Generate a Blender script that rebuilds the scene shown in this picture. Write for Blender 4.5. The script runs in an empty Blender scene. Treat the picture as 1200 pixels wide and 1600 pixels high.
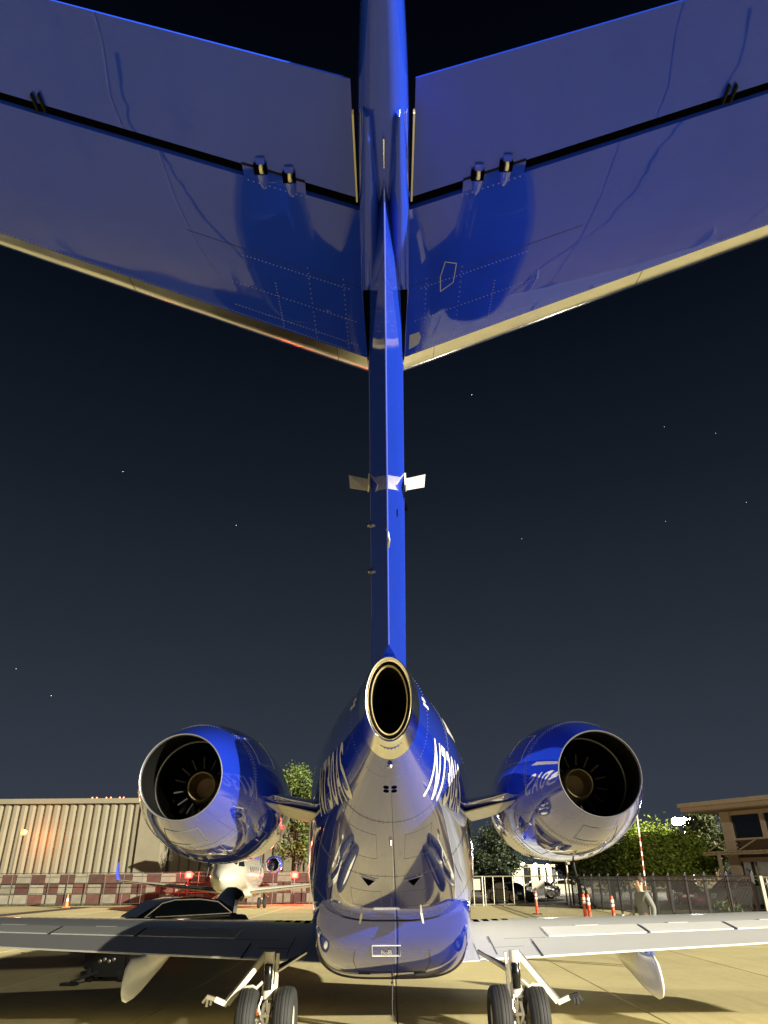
import bpy, bmesh, math, random
from mathutils import Vector, Matrix
random.seed(7)
R = math.radians
scene = bpy.context.scene
C = scene.collection

# ------------------------------------------------------------------ camera
F_PX, PITCH, CAM_H, YAW, ROLL = 1100.0, R(27.47), 1.8, R(-.31), R(-.43)
fwd = Vector((math.sin(YAW)*math.cos(PITCH), math.cos(YAW)*math.cos(PITCH), math.sin(PITCH)))
rgt = fwd.cross(Vector((0, 0, 1))).normalized(); upv = rgt.cross(fwd)
rgt, upv = (math.cos(ROLL)*rgt+math.sin(ROLL)*upv), (-math.sin(ROLL)*rgt+math.cos(ROLL)*upv)
CAM = Vector((0, 0, CAM_H))
cd = bpy.data.cameras.new('camera'); cam = bpy.data.objects.new('camera', cd); C.objects.link(cam)
M = Matrix((rgt, upv, -fwd)).transposed().to_4x4(); M.translation = CAM
cam.matrix_world = M
cd.sensor_fit = 'VERTICAL'; cd.sensor_height = 36; cd.lens = F_PX/1600*36
cd.clip_start = .05; cd.clip_end = 3000
scene.camera = cam
def at(px, py, **k):
    """photo pixel -> point on the plane x=, y= or z="""
    d = fwd+rgt*((px-600)/F_PX)+upv*((800-py)/F_PX)
    a, v = list(k.items())[0]; i = 'xyz'.index(a)
    return CAM+d*((v-CAM[i])/d[i])

# ------------------------------------------------------------------ night sky
w = bpy.data.worlds.new('World'); scene.world = w; w.use_nodes = True
nt = w.node_tree; nt.nodes.clear()
wo = nt.nodes.new('ShaderNodeOutputWorld'); bg = nt.nodes.new('ShaderNodeBackground')
tc = nt.nodes.new('ShaderNodeTexCoord'); sx = nt.nodes.new('ShaderNodeSeparateXYZ')
rp = nt.nodes.new('ShaderNodeValToRGB')
nt.links.new(tc.outputs['Generated'], sx.inputs[0]); nt.links.new(sx.outputs['Z'], rp.inputs[0])
nt.links.new(rp.outputs[0], bg.inputs[0]); nt.links.new(bg.outputs[0], wo.inputs[0])
cr = rp.color_ramp
cr.elements[0].position = 0.0; cr.elements[0].color = (.0190, .0225, .0300, 1)
cr.elements[1].position = .92; cr.elements[1].color = (.0002, .0003, .0011, 1)
for p, c in ((.10, (.0160, .0200, .0280, 1)), (.30, (.0084, .0114, .0166, 1)), (.48, (.0039, .0057, .0090, 1)), (.66, (.0013, .0022, .0045, 1))):
    e = cr.elements.new(p); e.color = c
bg.inputs[1].default_value = .88

# ------------------------------------------------------------------ key light (apron flood from the right, behind)
KEY_AZ, KEY_EL = R(51), R(14)
Ldir = Vector((math.sin(KEY_AZ)*math.cos(KEY_EL), -math.cos(KEY_AZ)*math.cos(KEY_EL), math.sin(KEY_EL)))
sd = bpy.data.lights.new('sun', 'SUN'); sd.energy = 5.0; sd.angle = R(.6); sd.color = (1, .93, .755)
so = bpy.data.objects.new('sun', sd); C.objects.link(so); so.location = Ldir*40
so.rotation_euler = (-Ldir).to_track_quat('-Z', 'Y').to_euler()
vs = scene.view_settings; vs.view_transform = 'Standard'; vs.look = 'None'; vs.gamma = 1; vs.exposure = 1.3
vs.use_curve_mapping = False

# ------------------------------------------------------------------ materials
MATS = {}
def mat(name, col, rough=.5, metal=0., coat=0., coat_ior=1.5, var=0., vscale=3., bump=0., bscale=20., emit=None, estr=0., trans=0., obj_rand=0., rvar=0.):
    if name in MATS: return MATS[name]
    m = bpy.data.materials.new(name); m.use_nodes = True; n = m.node_tree; b = n.nodes['Principled BSDF']
    b.inputs['Base Color'].default_value = (*col, 1); b.inputs['Roughness'].default_value = rough
    b.inputs['Metallic'].default_value = metal
    b.inputs['Coat Weight'].default_value = coat; b.inputs['Coat IOR'].default_value = coat_ior; b.inputs['Coat Roughness'].default_value = .02
    if trans: b.inputs['Transmission Weight'].default_value = trans
    if emit: b.inputs['Emission Color'].default_value = (*emit, 1); b.inputs['Emission Strength'].default_value = estr
    t = None
    if var or bump or obj_rand or rvar:
        t = n.nodes.new('ShaderNodeTexCoord')
    if var or obj_rand:
        mx = n.nodes.new('ShaderNodeMix'); mx.data_type = 'RGBA'; mx.blend_type = 'MULTIPLY'
        mx.inputs[0].default_value = 1; mx.inputs[6].default_value = (*col, 1)
        src = None
        if var:
            no = n.nodes.new('ShaderNodeTexNoise'); no.inputs['Scale'].default_value = vscale; no.inputs['Detail'].default_value = 8; no.inputs['Roughness'].default_value = .65
            n.links.new(t.outputs['Object'], no.inputs['Vector'])
            mr = n.nodes.new('ShaderNodeMapRange'); mr.inputs[1].default_value = .25; mr.inputs[2].default_value = .75
            mr.inputs[3].default_value = 1-var; mr.inputs[4].default_value = 1+var*.6
            n.links.new(no.outputs['Fac'], mr.inputs[0]); src = mr.outputs[0]
        if obj_rand:
            oi = n.nodes.new('ShaderNodeObjectInfo'); m2 = n.nodes.new('ShaderNodeMapRange'); m2.inputs[3].default_value = 1-obj_rand; m2.inputs[4].default_value = 1+obj_rand
            n.links.new(oi.outputs['Random'], m2.inputs[0])
            if src:
                mm = n.nodes.new('ShaderNodeMath'); mm.operation = 'MULTIPLY'; n.links.new(src, mm.inputs[0]); n.links.new(m2.outputs[0], mm.inputs[1]); src = mm.outputs[0]
            else: src = m2.outputs[0]
        n.links.new(src, mx.inputs[7]); n.links.new(mx.outputs[2], b.inputs['Base Color'])
    if bump:
        nb = n.nodes.new('ShaderNodeTexNoise'); nb.inputs['Scale'].default_value = bscale; nb.inputs['Detail'].default_value = 5
        n.links.new(t.outputs['Object'], nb.inputs['Vector'])
        bp = n.nodes.new('ShaderNodeBump'); bp.inputs['Strength'].default_value = bump; bp.inputs['Distance'].default_value = .02
        n.links.new(nb.outputs['Fac'], bp.inputs['Height']); n.links.new(bp.outputs[0], b.inputs['Normal'])
        if coat: n.links.new(bp.outputs[0], b.inputs['Coat Normal'])
    if rvar:
        nr = n.nodes.new('ShaderNodeTexNoise'); nr.inputs['Scale'].default_value = 2.5; nr.inputs['Detail'].default_value = 6
        n.links.new(t.outputs['Object'], nr.inputs['Vector'])
        mr2 = n.nodes.new('ShaderNodeMapRange'); mr2.inputs[3].default_value = max(.01, rough-rvar); mr2.inputs[4].default_value = rough+rvar
        n.links.new(nr.outputs['Fac'], mr2.inputs[0]); n.links.new(mr2.outputs[0], b.inputs['Roughness'])
    MATS[name] = m; return m

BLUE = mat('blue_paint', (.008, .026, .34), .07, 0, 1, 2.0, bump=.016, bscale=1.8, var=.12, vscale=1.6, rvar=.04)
BLUET = mat('blue_paint_tail_tone', (.012, .044, .50), .07, 0, 1, 1.45, bump=.014, bscale=1.6, var=.10, vscale=1.3, rvar=.05); BLUET.node_tree.nodes['Principled BSDF'].inputs['Specular IOR Level'].default_value = .15  # same blue paint as the fuselage, tone and gloss reset for light at the tail
BLUE2 = mat('blue_paint_small', (.040, .075, .58), .15, 0, 1, 1.6)
WHITE = mat('white_paint', (.74, .74, .70), .28, 0, .5, 1.5, var=.05, vscale=1.5)
CREAM = mat('cream_paint', (.66, .62, .48), .4, var=.10, vscale=9)
CHROME = mat('polished_metal', (.90, .885, .84), .16, 1., bump=.04, bscale=6, var=.12, vscale=7, rvar=.08)
STEEL = mat('brushed_steel', (.55, .52, .45), .34, 1., bump=.05, bscale=40)
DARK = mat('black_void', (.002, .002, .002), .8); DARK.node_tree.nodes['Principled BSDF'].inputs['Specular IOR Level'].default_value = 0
SOOT = mat('sooty_metal', (.005, .005, .0045), .6, .0, var=.3); SOOT.node_tree.nodes['Principled BSDF'].inputs['Specular IOR Level'].default_value = .15
BRASS = mat('heat_tinted_metal', (.85, .70, .38), .4, .55)
BRONZE = mat('scorched_metal', (.34, .23, .13), .5, .3, var=.3, vscale=12)
MIXM = mat('mixer_metal', (.028, .025, .018), .5, .2, var=.4, vscale=15)
RUBBER = mat('tyre_rubber', (.018, .018, .017), .75, var=.3, vscale=6)
SEAM = mat('seam_sealant', (.012, .012, .016), .6)
GREYSEAM = mat('grey_seam', (.16, .16, .15), .6)
OLEO = mat('dark_oleo', (.03, .03, .03), .25, .8)
LETTER = mat('white_lettering', (.80, .79, .72), .35, 0, .3)
SPOIL = mat('spoiler_paint', (.78, .78, .74), .35, var=.05)
YEL = mat('cream_roller', (.75, .68, .38), .4)
CONC = mat('apron_concrete', (.58, .50, .235), .78, var=.20, vscale=.9, bump=.25, bscale=30, obj_rand=.06)
def concrete(m, col):
    n = m.node_tree; b = n.nodes['Principled BSDF']; ge = n.nodes.new('ShaderNodeNewGeometry')
    def noise(scale, vec=None, detail=6, rough=.6):
        t = n.nodes.new('ShaderNodeTexNoise'); t.inputs['Scale'].default_value = scale; t.inputs['Detail'].default_value = detail; t.inputs['Roughness'].default_value = rough
        if vec:
            mp = n.nodes.new('ShaderNodeMapping'); mp.inputs['Scale'].default_value = vec; n.links.new(ge.outputs['Position'], mp.inputs[0]); n.links.new(mp.outputs[0], t.inputs['Vector'])
        else: n.links.new(ge.outputs['Position'], t.inputs['Vector'])
        return t.outputs['Fac']
    def ramp(src, lo, hi, a, c):
        r = n.nodes.new('ShaderNodeMapRange'); r.inputs[1].default_value = lo; r.inputs[2].default_value = hi; r.inputs[3].default_value = a; r.inputs[4].default_value = c; n.links.new(src, r.inputs[0]); return r.outputs[0]
    fs = [ramp(noise(.35, None, 8, .6), .3, .7, .86, 1.08), ramp(noise(5, None, 8, .75), .3, .7, .90, 1.06), ramp(noise(1.0, (2.2, .12, 1), 5), .56, .74, 1, .80), ramp(noise(1.6, None, 3), .66, .76, 1, .68), ramp(noise(60, None, 2), .3, .7, .92, 1.06)]
    oi = n.nodes.new('ShaderNodeObjectInfo'); fs.append(ramp(oi.outputs['Random'], 0, 1, .93, 1.06))
    cur = fs[0]
    for f in fs[1:]:
        mm = n.nodes.new('ShaderNodeMath'); mm.operation = 'MULTIPLY'; n.links.new(cur, mm.inputs[0]); n.links.new(f, mm.inputs[1]); cur = mm.outputs[0]
    mx = n.nodes.new('ShaderNodeVectorMath'); mx.operation = 'SCALE'; mx.inputs[0].default_value = col; n.links.new(cur, mx.inputs['Scale']); n.links.new(mx.outputs[0], b.inputs['Base Color'])
CONC = mat('apron_concrete_slab', (.58, .50, .25), .78, bump=.25, bscale=30); concrete(CONC, (.60, .52, .26))
FILL = mat('joint_filler', (.045, .040, .030), .8)
CRACK = mat('tar_crack_seal', (.025, .023, .02), .5)
GLASSD = mat('dark_glass', (.006, .007, .008), .04, 0, 1, 1.5)
BLACKP = mat('black_car_paint', (.006, .006, .007), .12, 0, 1, 1.6)

# ------------------------------------------------------------------ mesh helpers
class MB:
    def __init__(s): s.v = []; s.f = []
    def add(s, vs, fs):
        o = len(s.v); s.v += [tuple(x) for x in vs]; s.f += [tuple(i+o for i in f) for f in fs]; return s
    def box(s, a, b):
        (x0, y0, z0), (x1, y1, z1) = a, b
        return s.add([(x0,y0,z0),(x1,y0,z0),(x1,y1,z0),(x0,y1,z0),(x0,y0,z1),(x1,y0,z1),(x1,y1,z1),(x0,y1,z1)],
                     [(0,3,2,1),(4,5,6,7),(0,1,5,4),(1,2,6,5),(2,3,7,6),(3,0,4,7)])
    def cbox(s, c, d): return s.box([c[i]-d[i]/2 for i in range(3)], [c[i]+d[i]/2 for i in range(3)])
    def loft(s, rings, cap=True, closed=True):
        n = len(rings[0]); vs = [p for r in rings for p in r]; fs = []
        for i in range(len(rings)-1):
            for j in range(n if closed else n-1):
                k = (j+1) % n; fs.append((i*n+j, i*n+k, (i+1)*n+k, (i+1)*n+j))
        if cap: fs.append(tuple(range(n-1, -1, -1))); fs.append(tuple((len(rings)-1)*n+j for j in range(n)))
        return s.add(vs, fs)
    def tube(s, pts, r, n=10, cap=True):
        pts = [Vector(p) for p in pts]; rr = r if isinstance(r, (list, tuple)) else [r]*len(pts); rings = []
        u = None
        for i, p in enumerate(pts):
            d = (pts[min(i+1, len(pts)-1)]-pts[max(i-1, 0)]).normalized()
            a = Vector((0, 0, 1)) if abs(d.z) < .9 else Vector((1, 0, 0))
            e1 = d.cross(a).normalized(); 
            if u is not None:
                e1 = (u-d*u.dot(d)).normalized()
            u = e1; e2 = d.cross(e1)
            rings.append([p+e1*(rr[i]*math.cos(2*math.pi*k/n))+e2*(rr[i]*math.sin(2*math.pi*k/n)) for k in range(n)])
        return s.loft(rings, cap)
    def beam(s, a, b, wd, ht, up=(0, 1, 0)):
        a, b = Vector(a), Vector(b); d = (b-a).normalized(); u = Vector(up); e1 = d.cross(u).normalized(); e2 = d.cross(e1)
        rings = [[p+e1*(sx*wd/2)+e2*(sy*ht/2) for sx, sy in ((-1,-1),(1,-1),(1,1),(-1,1))] for p in (a, b)]
        return s.loft(rings)
    def lathe(s, prof, o, axis=(0, 1, 0), n=32, cap=False):
        ax = Vector(axis).normalized(); a = Vector((0, 0, 1)) if abs(ax.z) < .9 else Vector((1, 0, 0))
        e1 = ax.cross(a).normalized(); e2 = ax.cross(e1); o = Vector(o)
        return s.loft([[o+ax*t+e1*(r*math.cos(2*math.pi*k/n))+e2*(r*math.sin(2*math.pi*k/n)) for k in range(n)] for t, r in prof], cap)
    def prism(s, poly, d):
        d = Vector(d); a = [Vector(p) for p in poly]; return s.loft([a, [p+d for p in a]])
    def build(s, name, m, parent=None, smooth=False, angle=40):
        me = bpy.data.meshes.new(name); me.from_pydata(s.v, [], s.f); me.validate(); 
        bm = bmesh.new(); bm.from_mesh(me); bmesh.ops.recalc_face_normals(bm, faces=bm.faces); 
        if smooth:
            for f in bm.faces: f.smooth = True
            for e in bm.edges:
                if len(e.link_faces) == 2 and e.calc_face_angle(0) > R(angle): e.smooth = False
        bm.to_mesh(me); bm.free()
        me.materials.append(m); o = bpy.data.objects.new(name, me); C.objects.link(o)
        if parent: attach(o, parent)
        return o
def attach(o, p):
    o.parent = p
    o.matrix_parent_inverse = Matrix.Translation(-root_loc(p))
def root_loc(p):
    v = Vector(p.location)
    return v if p.parent is None else Vector(ABS.get(p.name, root_loc(p.parent)))
ABS = {}
def tag(o, label=None, cat=None, group=None, kind=None):
    if label: o['label'] = label
    if cat: o['category'] = cat
    if group: o['group'] = group
    if kind: o['kind'] = kind
    return o
def empty(name, loc=(0, 0, 0)):
    o = bpy.data.objects.new(name, None); o.empty_display_size = .3; C.objects.link(o); o.location = loc; return o
def copy_tree(o, parent=None):
    c = o.copy(); C.objects.link(c); c.parent = parent
    if parent is not None: c.matrix_parent_inverse = o.matrix_parent_inverse.copy()
    for ch in [x for x in bpy.data.objects if x.parent == o]: copy_tree(ch, c)
    return c
def herm(T, y):
    xs = [t[0] for t in T]; n = len(xs)
    def sl(i, k):
        if i == 0: return (T[1][k]-T[0][k])/(xs[1]-xs[0])
        if i == n-1: return (T[-1][k]-T[-2][k])/(xs[-1]-xs[-2])
        return (T[i+1][k]-T[i-1][k])/(xs[i+1]-xs[i-1])
    y = min(max(y, xs[0]), xs[-1]); i = max(j for j in range(n-1) if xs[j] <= y or j == 0)
    h = xs[i+1]-xs[i]; t = (y-xs[i])/h
    return [(2*t**3-3*t*t+1)*T[i][k]+(t**3-2*t*t+t)*h*sl(i, k)+(-2*t**3+3*t*t)*T[i+1][k]+(t**3-t*t)*h*sl(i+1, k) for k in range(1, len(T[0]))]
def lerp(a, b, t): return a+(b-a)*t
def sgnp(c, e): return math.copysign(abs(c)**e, c)

# ================================================================== SETTING: ground
g = MB().box((-400, -300, -.30), (400, 600, -.035)).build('ground', mat('far_apron', (.48, .41, .20), .85, var=.3, vscale=.15, bump=.2, bscale=8)); tag(g, kind='structure')
ap = MB().box((-24, -14, -.034), (24, 60.5, -.016)).build('apron', FILL); tag(ap, kind='structure')
slab_me = None
SW, SL = 3.72, 12.2
for i in range(-6, 6):
    for j in range(0, 6):
        cx, cy = .07+SW/2+i*SW, -8.6-4.5+j*SL+SL/2
        if slab_me is None:
            hx, hy, b = SW/2-.009, SL/2-.009, .010
            mb = MB().loft([[(-hx,-hy,-.02),(hx,-hy,-.02),(hx,hy,-.02),(-hx,hy,-.02)], [(-hx,-hy,-b),(hx,-hy,-b),(hx,hy,-b),(-hx,hy,-b)], [(-hx+b,-hy+b,0),(hx-b,-hy+b,0),(hx-b,hy-b,0),(-hx+b,hy-b,0)]])
            o = mb.build('concrete_slab', CONC); slab_me = o.data
        else:
            o = bpy.data.objects.new('concrete_slab', slab_me); C.objects.link(o)
        o.location = (cx, cy, 0); o.parent = ap
def strip_on_ground(pts, wd, z=.004):
    mb = MB(); L = []; Rr = []
    fine = []
    for a, b in zip(pts[:-1], pts[1:]):
        for k in range(6): fine.append(Vector(a).lerp(Vector(b), k/6))
    fine.append(Vector(pts[-1]))
    fine = [p+Vector((random.uniform(-.035, .035), random.uniform(-.03, .03))) for p in fine]
    for i, p in enumerate(fine):
        d = (fine[min(i+1, len(fine)-1)]-fine[max(i-1, 0)]).normalized(); nrm = Vector((-d.y, d.x)); wv = wd*random.uniform(.35, 1.2)
        L.append((p.x+nrm.x*wv, p.y+nrm.y*wv, z)); Rr.append((p.x-nrm.x*wv, p.y-nrm.y*wv, z))
    n = len(L); mb.add(L+Rr, [(i, i+1, n+i+1, n+i) for i in range(n-1)])
    return mb
for pts in ([(4.7, 4.2), (4.65, 5.3), (4.72, 6.4), (4.46, 7.1), (4.38, 7.8), (4.15, 8.7), (3.67, 9.5), (3.36, 10.1), (3.0, 11.2)],
            [(-3.45, 4.6), (-3.49, 5.5), (-3.58, 6.3), (-3.6, 6.9), (-3.46, 7.5), (-3.22, 8.5), (-2.72, 9.75), (-2.4, 10.6)]):
    o = strip_on_ground(pts, .022).build('crack', CRACK); o.parent = ap

# ================================================================== THE JET
JY = 10.0
jet = empty('private_jet', (0, JY, 0))
tag(jet, 'large blue private jet with T-tail, registration lettering and tail engines, parked tail-on', 'airplane')
def P(mb, name, m, smooth=True, parent=None, angle=40):
    o = mb.build(name, m, None, smooth, angle); o.parent = parent or jet
    o.matrix_parent_inverse = Matrix.Translation((0, -JY, 0)); return o

# ---- fuselage
ST = [(4.95,2.58,3.2,.175,2.0),(5.6,2.35,3.25,.35,2.1),(6.5,2.06,3.28,.585,2.25),(7.5,1.78,3.28,.775,2.4),(8.5,1.5,3.27,.90,2.55),(9.5,1.27,3.26,1.0,2.6),(11,1.05,3.25,1.09,2.5),(13,1.0,3.25,1.12,2.3),(20,1.0,3.25,1.12,2.1),(22.5,1.08,3.12,.98,2.05),(24.2,1.25,2.7,.62,2.0),(25,1.5,2.1,.1,2.0)]
NB = [(4.95, 2.0), (5.6, 2.1), (6.5, 2.3), (7.5, 2.6), (8.5, 3.1), (9.5, 3.8), (11, 4.0), (14, 2.6), (25, 2.0)]
def fsec(y, N=96, off=0.):
    b, t, wd, n0 = herm(ST, y); nb = herm(NB, y)[0]; out = []
    for k in range(N):
        a = 2*math.pi*k/N; c, s = math.cos(a), math.sin(a); n = n0 if s >= 0 else nb
        out.append(Vector(((wd+off)*sgnp(c, 2/n), y, (b+t)/2+((t-b)/2+off)*sgnp(s, 2/n))))
    return out
def fus_x(y, z):
    b, t, wd, n = herm(ST, y); n = n if z >= (b+t)/2 else herm(NB, y)[0]; s = min(1, abs(z-(b+t)/2)/((t-b)/2)); return wd*max(0, 1-s**n)**(1/n)
def fus_bottom(y, x):
    b, t, wd, n = herm(ST, y); n = herm(NB, y)[0]; s = min(1, abs(x)/wd); return (b+t)/2-(t-b)/2*max(0, 1-s**n)**(1/n)
ys = [4.95+(11.3-4.95)*i/44 for i in range(45)]
P(MB().loft([fsec(y) for y in ys], cap=False), 'tail_section', BLUE, angle=70)
P(MB().loft([fsec(y) for y in [11.302]+[11.6+.6*i for i in range(23)]], cap=True), 'forward_fuselage', WHITE, angle=70)
for y in (6.08, 7.38, 8.7):
    P(MB().loft([fsec(y-.004, off=.0022), fsec(y+.004, off=.0022)], cap=False), 'panel_seam', GREYSEAM)
# ---- belly fairing
BF = [(8.95,1.42,1.5,.80),(9.1,1.22,1.5,.86),(9.25,1.10,1.5,.89),(9.6,.91,1.5,.94),(10.2,.735,1.5,.99),(11,.63,1.5,1.02),(13,.6,1.5,1.06),(16,.7,1.5,1.03),(17.2,1.05,1.5,.8)]
def bsec_low(y):
    b, t, wd = herm(BF, y); out = []
    n = 4.2; zc = 1.55; N = 48
    top = max(fus_bottom(y, 0)+.08, 1.25)
    for k in range(N+1):
        a = math.pi+math.pi*k/N; c, s = math.cos(a), math.sin(a)
        out.append(Vector((wd*sgnp(c, 2/n), y, zc+(zc-b)*sgnp(s, 2/n))))
    out.append(Vector((wd*.55, y, 1.8))); out.append(Vector((-wd*.55, y, 1.8)))
    return out
P(MB().loft([bsec_low(8.95+(17.2-8.95)*(i/40)**1.6) for i in range(41)]), 'belly_fairing', BLUE, angle=60)
# ---- APU exhaust
def ell(y, wd, b, t, n=48, tilt=0., e=2.0):
    out = []
    for k in range(n):
        a = 2*math.pi*k/n; z = (b+t)/2+(t-b)/2*math.sin(a)
        out.append(Vector((wd*sgnp(math.cos(a), 2/e), y+tilt*(t-z), z)))
    return out
apu = MB().loft([ell(5.09,.216,2.525,3.222), ell(5.02,.198,2.552,3.215), ell(4.94,.176,2.585,3.205), ell(4.905,.163,2.605,3.19), ell(4.91,.15,2.625,3.175), ell(4.96,.143,2.64,3.165)], cap=False)
apo = P(apu, 'exhaust_lip', CHROME, angle=80)
P(MB().loft([ell(4.955,.145,2.637,3.168), ell(5.02,.122,2.67,3.135), ell(5.5,.12,2.67,3.13), ell(6.4,.12,2.7,3.1), ell(6.41,.01,2.88,2.9)], cap=False), 'exhaust_duct', SOOT)
P(MB().loft([ell(4.95,.128,2.66,3.145), ell(4.93,.124,2.667,3.14), ell(4.965,.121,2.672,3.133)], cap=False), 'exhaust_liner', BRASS)
# stencil marks either side of the exhaust
def side_patch(name, m, y0, y1, z0, z1, s, off=.004, shear=0.):
    mb = MB(); n = 5; vs = []; fs = []
    for i in range(n):
        for j in range(3):
            z = lerp(z0, z1, j/2); y = lerp(y0, y1, i/(n-1))+shear*(z-z0)
            vs.append((s*(fus_x(y, z)+off), y, z))
    for i in range(n-1):
        for j in range(2): fs.append((i*3+j, i*3+j+1, i*3+j+4, i*3+j+3))
    return P(mb.add(vs, fs), name, m)
for s in (-1, 1):
    for k, (a, b) in enumerate(((.0, .12), (.02, .20))):
        side_patch('stencil_mark', LETTER, 5.22+a, 5.22+b, 2.97-.035*k-.012, 2.97-.035*k+.012, s)
side_patch('grey_placard', mat('placard_grey', (.35, .33, .28), .5), 6.2, 6.75, 2.9, 3.02, 1, .003)

# ---- registration lettering
def reg_text(s):
    for idx, ch in enumerate('N730AS'):
        cu = bpy.data.curves.new('t', 'FONT'); cu.body = ch; cu.size = 1; cu.resolution_u = 4; cu.offset = .018 if idx < 2 else .010
        to = bpy.data.objects.new('t', cu); C.objects.link(to)
        me = bpy.data.meshes.new_from_object(to.evaluated_get(bpy.context.evaluated_depsgraph_get()))
        bpy.data.objects.remove(to)
        bm = bmesh.new(); bm.from_mesh(me)
        xs_ = [v.co.x for v in bm.verts]; ys_ = [v.co.y for v in bm.verts]
        x0, x1, y0, y1 = min(xs_), max(xs_), min(ys_), max(ys_)
        WD = (1.5, 1.1, 1.0, 1.0, 1.0, .95); cell = 1.06/sum(WD); st0 = sum(WD[:idx])
        for v in bm.verts:
            u = (v.co.x-x0)/(x1-x0); h = (v.co.y-y0)/(y1-y0)
            U = (st0+(u*.80+.10)*WD[idx])*cell
            v.co = Vector((U, h*.385, 0))
        for k in range(1, 40):
            for co, no in (((k*.05, 0, 0), (1, 0, 0)), ((0, k*.05, 0), (0, 1, 0))):
                bmesh.ops.bisect_plane(bm, geom=bm.verts[:]+bm.edges[:]+bm.faces[:], plane_co=co, plane_no=no)
        bmesh.ops.triangulate(bm, faces=bm.faces)
        for v in bm.verts:
            U, h = v.co.x, v.co.y
            y = (5.80+U if s > 0 else 5.86+1.06-U)-.70*h
            z = 2.36+h-.06*(y+.7*h-5.8)
            v.co = Vector((s*(fus_x(y, z)+.005), y, z))
        bm.normal_update(); nm = bpy.data.meshes.new('registration_letter'); bm.to_mesh(nm); bm.free(); bpy.data.meshes.remove(me)
        nm.materials.append(LETTER); o = bpy.data.objects.new('registration_letter', nm); C.objects.link(o); o.parent = jet; o.matrix_parent_inverse = Matrix.Translation((0, -JY, 0))
for s in (-1, 1): reg_text(s)

# ---- belly details
def belly_patch(name, m, poly, off=.004):
    vs = []
    for x, y in poly: vs.append((x, y, fus_bottom(y, x)-off))
    c = (sum(p[0] for p in poly)/len(poly), sum(p[1] for p in poly)/len(poly)); vs.append((c[0], c[1], fus_bottom(c[1], c[0])-off))
    n = len(poly); return P(MB().add(vs, [(i, (i+1) % n, n) for i in range(n)]), name, m, smooth=False)
for dx in (-.03, .03):
    for dy in (-.028, .028):
        belly_patch('vent_hole', DARK, [(dx+.022*math.cos(a), 5.52+dy+.02*math.sin(a)) for a in [k*math.pi/4 for k in range(8)]])
for s in (-1, 1):
    belly_patch('air_inlet', DARK, [(s*.285, 7.44), (s*.15, 7.50), (s*.20, 7.64), (s*.22, 7.68)], .005)
    belly_patch('inlet_edge', BLUE2, [(s*.30, 7.40), (s*.12, 7.485), (s*.125, 7.505), (s*.29, 7.43)], .012)
    mb = MB(); x = s*.32; y = 8.78; z = fus_bottom(y, x)
    mb.add([(x-.012,y-.12,z+.03),(x+.012,y-.12,z+.03),(x+.012,y+.1,z+.02),(x-.012,y+.1,z+.02),(x-.008+s*.02,y-.10,z-.07),(x+.008+s*.02,y-.10,z-.07),(x+.008+s*.02,y-.02,z-.07),(x-.008+s*.02,y-.02,z-.07)], [(0,3,2,1),(4,5,6,7),(0,1,5,4),(1,2,6,5),(2,3,7,6),(3,0,4,7)])
    P(mb, 'drain_mast', CREAM, smooth=False)
mb = MB().tube([(0, 6.45, fus_bottom(6.45, 0)+.01), (0, 6.45, fus_bottom(6.45, 0)-.035)], .012, 8); P(mb, 'drain_pipe', STEEL)
mb = MB().lathe([(0, .02), (.012, .02), (.02, .012)], (0, 5.16, fus_bottom(5.16, 0)-.01), (0, 0, -1), 12, True); P(mb, 'tail_light', STEEL)
def bf_pt(x, y):
    b, t, wd = herm(BF, y); n = 4.2; zc = 1.55; s = min(1, abs(x)/wd); return Vector((x, y, zc-(zc-b)*max(0, 1-s**n)**(1/n)))
def bf_line(name, pts, wd, m=LETTER, off=.004):
    q = [bf_pt(*p)-Vector((0, .003, off)) for p in pts]; P(MB().tube(q, wd, 6), name, m)
bf_line('placard_frame', [(-.22, 9.20), (-.22, 9.38), (.10, 9.38), (.10, 9.20), (-.22, 9.20)], .0035)
bf_line('access_panel_edge', [(-.42, 9.3), (-.44, 9.5), (-.40, 9.85), (0, 9.9), (.40, 9.85), (.44, 9.5), (.42, 9.3)], .003, SEAM)
for s in (-1, 1): bf_line('panel_latch', [(s*.33-.07, 9.95), (s*.33+.07, 9.95)], .008, SEAM)
# stencilled mark inside the placard frame
for k, (x0, chs) in enumerate(((-.12, 'h'), (-.075, 'o'), (-.045, 'B'))):
    cu = bpy.data.curves.new('t', 'FONT'); cu.body = chs; cu.size = .085 if chs != 'o' else .06
    to = bpy.data.objects.new('t', cu); C.objects.link(to)
    me = bpy.data.meshes.new_from_object(to.evaluated_get(bpy.context.evaluated_depsgraph_get())); bpy.data.objects.remove(to)
    mb = MB(); vs = [bf_pt(v.co.x+x0, 9.345-v.co.y*1.3)-Vector((0, .004, .006)) for v in me.vertices]
    P(mb.add(vs, [tuple(p.vertices) for p in me.polygons]), 'stencil_mark', LETTER, smooth=False); bpy.data.meshes.remove(me)
# bonding cable hanging from the fairing
zb = bf_pt(0, 10.3)
mb = MB().tube([zb+Vector((.0, 0, .02)), zb+Vector((.004, -.02, -.12)), zb+Vector((-.003, -.02, -.25)), zb+Vector((0, -.02, -.40))], .0075, 6)
for dz in (.05, .13, .21): mb.lathe([(-.012, .004), (-.008, .014), (.008, .014), (.012, .004)], zb+Vector((0, -.02, -dz)), (0, 0, 1), 8, True)
P(mb, 'bonding_cable', SEAM)

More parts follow.
